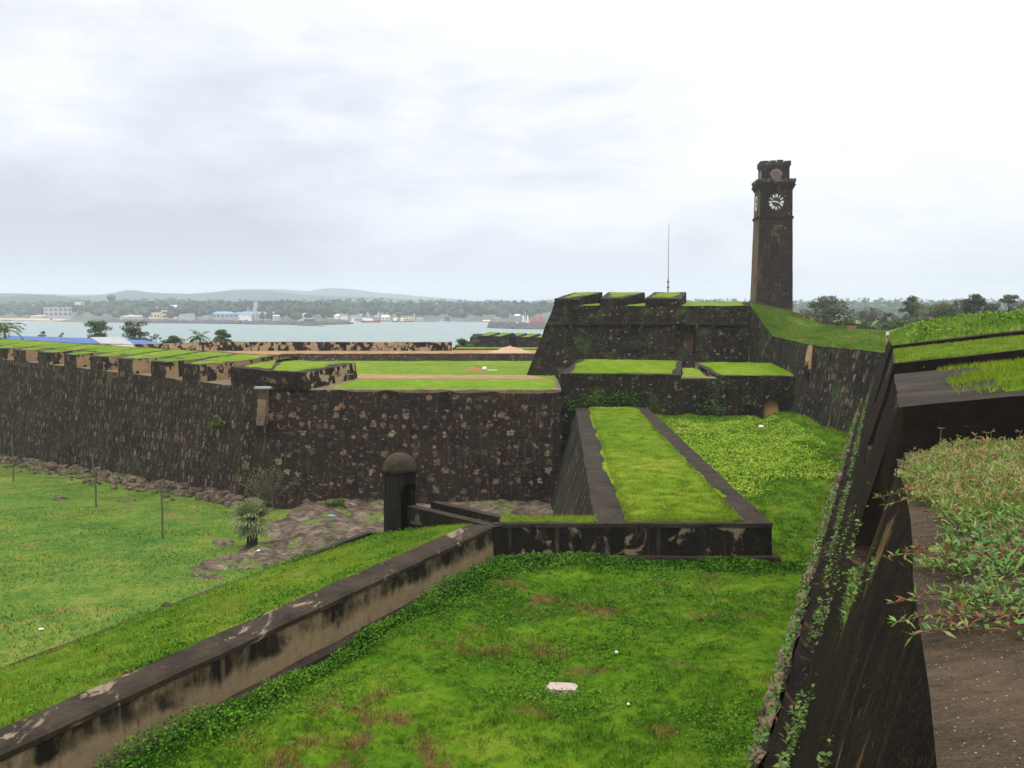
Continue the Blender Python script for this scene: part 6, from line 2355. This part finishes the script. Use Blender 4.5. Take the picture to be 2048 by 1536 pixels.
def building(u0, u1, vt, vb, d, wm, rm, label, roof='flat', wins=None, depth=None, cat='building', group=None, name='harbour_building', over=.4):
    a_, e_ = P(u0, vb, d), P(u1, vb, d)
    zt2 = P(u0, vt, d).z
    z0 = zfar(np.array(a_.x), np.array(float(d))) - 1
    z0 = min(float(z0), a_.z)
    dp = depth or (e_.x - a_.x) * .5 + 4
    o = empty(name, ((a_.x + e_.x) / 2, d, z0), label=label, cat=cat, group=group)
    hgt_ = zt2 - a_.z
    rh = {'flat': .4, 'gable': hgt_ * .35, 'shed': hgt_ * .25}[roof]
    zw = zt2 - rh
    b = MB(); b.box(a_.x, e_.x, d, d + dp, z0, zw); b.build('wall', wm, o)
    b = MB()
    x0, x1 = a_.x - over, e_.x + over
    if roof == 'flat':
        b.box(x0, x1, d - over, d + dp + over, zw + .003, zt2)
    elif roof == 'gable':
        m_ = d + dp / 2
        b.quad((x0, d - over, zw), (x1, d - over, zw), (x1, m_, zt2), (x0, m_, zt2))
        b.quad((x1, d + dp + over, zw), (x0, d + dp + over, zw), (x0, m_, zt2), (x1, m_, zt2))
        b.poly([(x0 + .3, d, zw - .1), (x0 + .3, m_, zt2 - .1), (x0 + .3, d + dp, zw - .1)]); b.poly([(x1 - .3, d, zw - .1), (x1 - .3, d + dp, zw - .1), (x1 - .3, m_, zt2 - .1)])
    else:
        b.quad((x0, d - over, zw), (x1, d - over, zw), (x1, d + dp, zt2), (x0, d + dp, zt2))
        b.quad((x0, d + dp, zt2), (x1, d + dp, zt2), (x1, d + dp, zw), (x0, d + dp, zw))
        b.poly([(x0, d - over, zw), (x0, d + dp, zt2), (x0, d + dp, zw)]); b.poly([(x1, d - over, zw), (x1, d + dp, zw), (x1, d + dp, zt2)])
    b.build('roof', rm, o)
    if wins:
        rows, cols, wf = wins
        for r_ in range(rows):
            for c_ in range(cols):
                cx = a_.x + (e_.x - a_.x) * (c_ + .5) / cols
                cz = a_.z + (zw - a_.z) * (r_ + .55) / rows
                ww, wh = (e_.x - a_.x) / cols * wf / 2, (zw - a_.z) / rows * .24
                b = MB(); b.box(cx - ww, cx + ww, d - .08, d + .1, cz - wh, cz + wh); b.build('window', DARKM, o)
    return o


building(88, 145, 615, 633, 1420, GREYW, WHITE, 'pale two storey building above the beach, first from the left', 'flat', (2, 6, .5))
building(60, 86, 631, 636, 1395, GREYW, CREAM, 'low cream roofed hut on the sand at the far left shore', 'shed')
building(241, 287, 631, 638, 1280, GREYW, CREAM, 'long low cream roofed shed on the far quay beside the arcaded house', 'shed')
building(287, 320, 614, 636, 1330, CREAM, REDR, 'two storey cream house with rows of dark openings, dark tank above', 'shed', (2, 5, .55))
building(322, 340, 614, 637, 1300, CREAM, REDR, 'narrow cream block joined to the left of a white gabled block', 'flat', (3, 1, .6))
building(340, 352, 610, 636, 1302, CREAM, WHITE, 'cream block with a white gabled roof on the far quay', 'gable', (3, 1, .5))
building(358, 390, 627, 636, 1240, GREYW, BLUEP, 'small pale blue roofed shed left of the big blue shed', 'shed')
building(424, 545, 623, 637, 1260, GREYW, BLUEP, 'very long pale blue roofed harbour shed beside the tank towers', 'gable', (1, 14, .4))
building(478, 502, 629, 633, 1215, WHITE, WHITE, 'white flat canopy standing before the long blue shed', 'flat')
building(398, 412, 627, 633, 1300, WHITE, WHITE, 'small white shed just left of the long blue shed', 'flat')
building(519, 531, 624, 628, 1290, WHITE, WHITE, 'tiny white shed behind the right end of the long blue shed', 'flat')
building(545, 562, 630, 636, 1210, GREYW, WHITE, 'white roofed store right of the long blue shed', 'shed')
building(594, 612, 626, 634, 1230, WHITE, WHITE, 'bright white stepped building among sheds past the long blue shed', 'gable', (1, 3, .4))
building(608, 626, 637, 641, 1170, DARKM, WHITE, 'low long white roof on the rocky spit', 'flat')
building(632, 643, 621, 631, 1360, GREYW, REDR, 'red roofed house standing higher in the far trees', 'gable', (1, 2, .4))
building(657, 664, 629, 634, 1310, WHITE, WHITE, 'leftmost of three small white houses above the rocky spit', 'flat')
building(668, 678, 628, 637, 1300, WHITE, WHITE, 'middle of three small white houses above the rocky spit', 'gable')
building(681, 694, 630, 635, 1300, WHITE, REDR, 'right of three small white houses above the rocky spit, red roofed', 'gable')
building(700, 722, 629, 634, 1330, GREYW, WHITE, 'wide white roofed store behind the moored white boats', 'shed')
building(749, 757, 621, 625, 1450, WHITE, WHITE, 'small white house high in the trees above the red-hulled ship', 'flat')
building(763, 778, 630, 643, 1290, CREAM, CREAM, 'square yellow house on the quay right of the red-hulled ship', 'gable', (2, 2, .4))
building(806, 828, 631, 642, 1290, CREAM, REDR, 'cream two storey quay building with a brown roof', 'flat', (2, 4, .5))
building(833, 845, 636, 643, 1285, WHITE, WHITE, 'small white kiosk right of the cream quay building', 'flat', (1, 3, .5))
building(966, 980, 640, 645, 1270, CREAM, CREAM, 'low yellow shed near the left end of the right breakwater', 'gable')
building(988, 1000, 634, 638, 1350, WHITE, WHITE, 'small white roof in the trees above the right breakwater', 'flat')
building(1030, 1040, 628, 638, 1330, GREYW, WHITE, 'grey house with white roof behind the twin-funnelled white boat', 'gable', (2, 2, .4))
q = P(873, 622, 1700)
st = empty('stupa', (q.x, 1700, q.z), label='small pinkish white stupa standing above the far trees', cat='stupa')
b = MB(); b.lathe([(7, -8), (7, 0), (6.2, 2), (6.4, 4), (5, 8), (2, 10.5)], 16, q); b.build('dome', plain('pink_white', (.7, .55, .5), .7, .1, 1), st, smooth=True)
b = MB(); b.lathe([(1.6, 10.4), (1.4, 11.5), (.3, 15)], 10, q); b.build('spire', plain('pink_spire', (.7, .6, .55), .7, .1, 1), st)


def tank_tower(u0, u1, vt, vm, vb, d, tm, lm, label, solid_=False, roofm=None):
    a_, e_ = P(u0, vb, d), P(u1, vb, d)
    zt2, zm = P(u0, vt, d).z, P(u0, vm, d).z
    wd = e_.x - a_.x
    o = empty('water_tower', ((a_.x + e_.x) / 2, d, a_.z), label=label, cat='water tower')
    b = MB()
    cx = (a_.x + e_.x) / 2
    if solid_:
        b.lathe([(wd * .36, a_.z - 4), (wd * .32, zm)], 12, (cx, d + wd / 2, 0))
    else:
        for sx in (0, 1):
            for sy in (0, 1):
                x = a_.x + sx * (wd - .8); y = d + sy * (wd - .8)
                b.box(x, x + .8, y, y + .8, a_.z - 4, zm)
        for k in (1, 2):
            zz = a_.z + (zm - a_.z) * k / 3
            b.box(a_.x, e_.x, d + .1, d + .5, zz, zz + .4)
    b.build('stand', lm, o)
    b = MB()
    if solid_:
        b.lathe([(wd * .36, zm), (wd * .5, zm + 1), (wd * .52, zt2 - 2), (wd * .3, zt2), (.01, zt2 + 1.2)], 16, (cx, d + wd / 2, 0))
    else:
        b.box(a_.x - .3, e_.x + .3, d - .3, d + wd + .3, zm + .003, zt2)
    b.build('tank', tm, o)
    if roofm:
        b = MB(); b.box(a_.x - .8, e_.x + .8, d - .8, d + wd + .8, zt2 + .003, zt2 + .9); b.build('roof', roofm, o)


tank_tower(150, 163, 603, 610, 624, 1400, CREAM, GREYW, 'cream square water tank on tall legs above the beach', roofm=REDR)
tank_tower(212, 228, 590, 600, 618, 1420, plain('rusty_tank', (.10, .075, .07), .8, .3, .3), plain('rusty_stand', (.11, .09, .08), .8, .3, .3), 'dark round water tower on the shoreline, tallest at the far left', solid_=True)
tank_tower(292, 305, 602, 611, 618, 1350, DARKM, DARKM, 'black square tank raised behind the arcaded cream house')
tank_tower(494, 507, 603, 614, 634, 1225, DARKM, GREYW, 'dark topped concrete tank tower beside the long blue shed')
building(507.5, 513, 604, 636, 1224, GREYW, WHITE, 'slender white concrete stair tower joined to the dark topped tank tower', 'flat', None, depth=6, cat='tower', name='stair_tower', over=0)

# quay rocks
def rocks(name, path, n, sz, label, hgt=2.2, wd=5):
    rs = random.Random(n)
    b = MB()
    for i in range(n):
        t_ = rs.random() * (len(path) - 1)
        i_ = int(t_)
        q = path[i_].lerp(path[min(i_ + 1, len(path) - 1)], t_ - i_)
        k = rs.uniform(-1, 1)
        r_ = rs.uniform(.6, 1.3) * sz
        b.blob((q.x + rs.uniform(-2, 2), q.y + k * wd, -20 + (1 - abs(k)) * hgt * rs.uniform(.5, 1)), (r_ * 1.2, r_, r_ * .8), i, .4, 0)
    o = b.build(name, ROCKD); tag(o, label, 'breakwater', kind='stuff')


def W_(u, v):
    return Pz(u, v, -20)


rocks('rock_revetment', [W_(190, 644), W_(300, 646), W_(420, 647), W_(560, 649)], 900, 2.0, 'dark boulder revetment edging the far harbour quay', 3.2, 12)
rocks('rock_spit', [W_(560, 649), W_(640, 650), W_(698, 648)], 420, 1.7, 'dark rocky spit pointing right from the far quay', 3.0, 14)
rocks('breakwater_rocks', [W_(982, 655), W_(1030, 657), W_(1100, 658)], 620, 1.9, 'dark boulder breakwater left of the bastion, across the water', 5.0, 16)
b = MB(); q0, q1 = W_(602, 651), W_(640, 653)
b.solid([q0 + Vector((-4, -3, -1)), q1 + Vector((4, -3, -1)), q1 + Vector((4, 5, -1)), q0 + Vector((-4, 5, -1))], [q0 + Vector((-4, -3, 1.3)), q1 + Vector((4, -3, .2)), q1 + Vector((4, 5, .2)), q0 + Vector((-4, 5, 1.6))], 2)
tag(b.build('jetty', ROCKD, disp=.4), 'short dark sloping slipway jutting out from the rocky spit', 'jetty')


def ship(u0, u1, vw, d, hull, sup, label, hh=2.5, blocks=((.55, .8, 4),), mast=None, name='ship', cat='ship', hm2=None):
    a_, e_ = P(u0, vw, d), P(u1, vw, d)
    L = e_.x - a_.x
    cx = (a_.x + e_.x) / 2
    wd = max(2.5, L * .2)
    z0 = -20.1
    o = empty(name, (cx, d, z0), label=label, cat=cat)
    b = MB()
    st_ = [(-.5, .15, .9), (-.46, .8, .9), (-.2, 1, .75), (.2, 1, .75), (.42, .6, 1.0), (.5, .05, 1.25)]
    rows = []
    for (x, w_, z_) in st_:
        X = x * L
        rows.append([(X * .94, -wd * .3 * w_, -.5), (X, -wd * .5 * w_, hh * z_), (X, wd * .5 * w_, hh * z_), (X * .94, wd * .3 * w_, -.5)])
    for r0, r1 in zip(rows[:-1], rows[1:]):
        for k in range(3):
            b.quad(r0[k], r1[k], r1[k + 1], r0[k + 1])
    b.poly(rows[0]); b.poly(rows[-1][::-1])
    b.build('hull', hull, o, world=False)
    for (xa_, xb_, hb) in blocks:
        b = MB()
        X0, X1 = (xa_ - .5) * L, (xb_ - .5) * L
        b.solid([(X0, -wd * .32, hh * .75), (X1, -wd * .32, hh * .75), (X1, wd * .32, hh * .75), (X0, wd * .32, hh * .75)], [(X0 + .2, -wd * .28, hh + hb), (X1 - .3, -wd * .28, hh + hb), (X1 - .3, wd * .28, hh + hb), (X0 + .2, wd * .28, hh + hb)])
        b.build('deckhouse', hm2 or sup, o, world=False)
    if mast:
        for (xm, hm) in mast:
            b = MB(); X = (xm - .5) * L
            b.tube([(X, 0, hh * .7), (X, 0, hh + hm)], [.28, .12], 5); b.box(X - 1, X + 1, -.15, .15, hh + hm * .7, hh + hm * .7 + .25)
            b.build('mast', sup, o, world=False)


ship(722, 762, 645, 1215, REDH, WHITE, 'long red-hulled ship with white deckhouses and a tall mast', 3.0, ((.08, .28, 3), (.28, .6, 2.2)), ((.35, 13), (.42, 8)))
ship(700, 714, 644, 1235, WHITE, WHITE, 'small white boat moored left of the red-hulled ship', 1.8, ((.2, .5, 3),), ((.4, 6), (.7, 5)), 'boat', 'boat')
ship(784, 797, 643, 1250, DARKM, WHITE, 'dark-hulled boat with tall white wheelhouse right of the yellow house', 2.2, ((.15, .8, 3.4),), ((.5, 9),), 'boat', 'boat')
ship(800, 828, 644, 1245, REDH, WHITE, 'low red and white boat before the cream quay building', 1.6, ((.05, .25, 4),), ((.12, 7),), 'boat', 'boat')
ship(878, 912, 646, 1220, WHITE, WHITE, 'white ferry with a bright blue deckhouse alone on the quay', 1.8, ((.36, .62, 5.2),), ((.15, 4),), 'boat', 'boat', hm2=BLUER)
ship(1044, 1058, 646, 1200, WHITE, WHITE, 'white boat with two square uprights behind the breakwater', 3.0, ((.05, .3, 6), (.7, .95, 6)), ((.5, 10),), 'boat', 'boat')
ship(1060, 1092, 648, 1180, REDH, REDH, 'faded red trawler half hidden by the bastion edge', 4.0, ((.1, .4, 3), (.55, .8, 4)), ((.3, 8), (.7, 9)), 'boat', 'boat')
ship(96, 112, 641, 1330, ROCKD, DARKM, 'dark wooden boat pulled up at the beach edge', 2.2, ((.3, .6, 1.2),), None, 'boat', 'boat')
ship(4, 24, 641, 1345, plain('brown_hull', (.20, .10, .07), .8, .2, .3), DARKM, 'long narrow brown boat at the far left beach', 1.2, ((.4, .5, .6),), None, 'boat', 'boat')
# red tiled house behind right mound
q = P(1900, 640, 150)
hs = empty('tiled_house', (q.x, q.y, -9), label='weathered red tiled roof showing just above the weeds at right', cat='house')
b = MB(); b.box(q.x - 2.0, q.x + 2.0, q.y, q.y + 6, -9, q.z - .5); b.build('wall', CREAM, hs)
b = MB()
b.quad((q.x - 2.2, q.y - .5, q.z - .7), (q.x + 2.2, q.y - .5, q.z - .7), (q.x + 1.8, q.y + 3, q.z + .25), (q.x - 1.8, q.y + 3, q.z + .25), .5)
b.quad((q.x + 2.2, q.y + 6.5, q.z - .7), (q.x - 2.2, q.y + 6.5, q.z - .7), (q.x - 1.8, q.y + 3, q.z + .25), (q.x + 1.8, q.y + 3, q.z + .25), .5)
b.build('roof', REDR, hs, disp=.05)

# ================================================================== HAZE
b = MB()
b.box(-9500, 9500, -400, 9800, -22, 190)
m = bpy.data.materials.new('haze')
m.use_nodes = True
t = NT(m.node_tree); t.n.clear()
pv = t.node('ShaderNodeVolumePrincipled', {'Density': .00023, 'Color': (.87, .93, 1.0, 1), 'Anisotropy': .1})
t.l.new(pv.outputs[0], t.node('ShaderNodeOutputMaterial').inputs['Volume'])
hz = b.build('haze', m)
tag(hz, 'pale humid haze lying over the bay and hills', 'haze', kind='stuff')
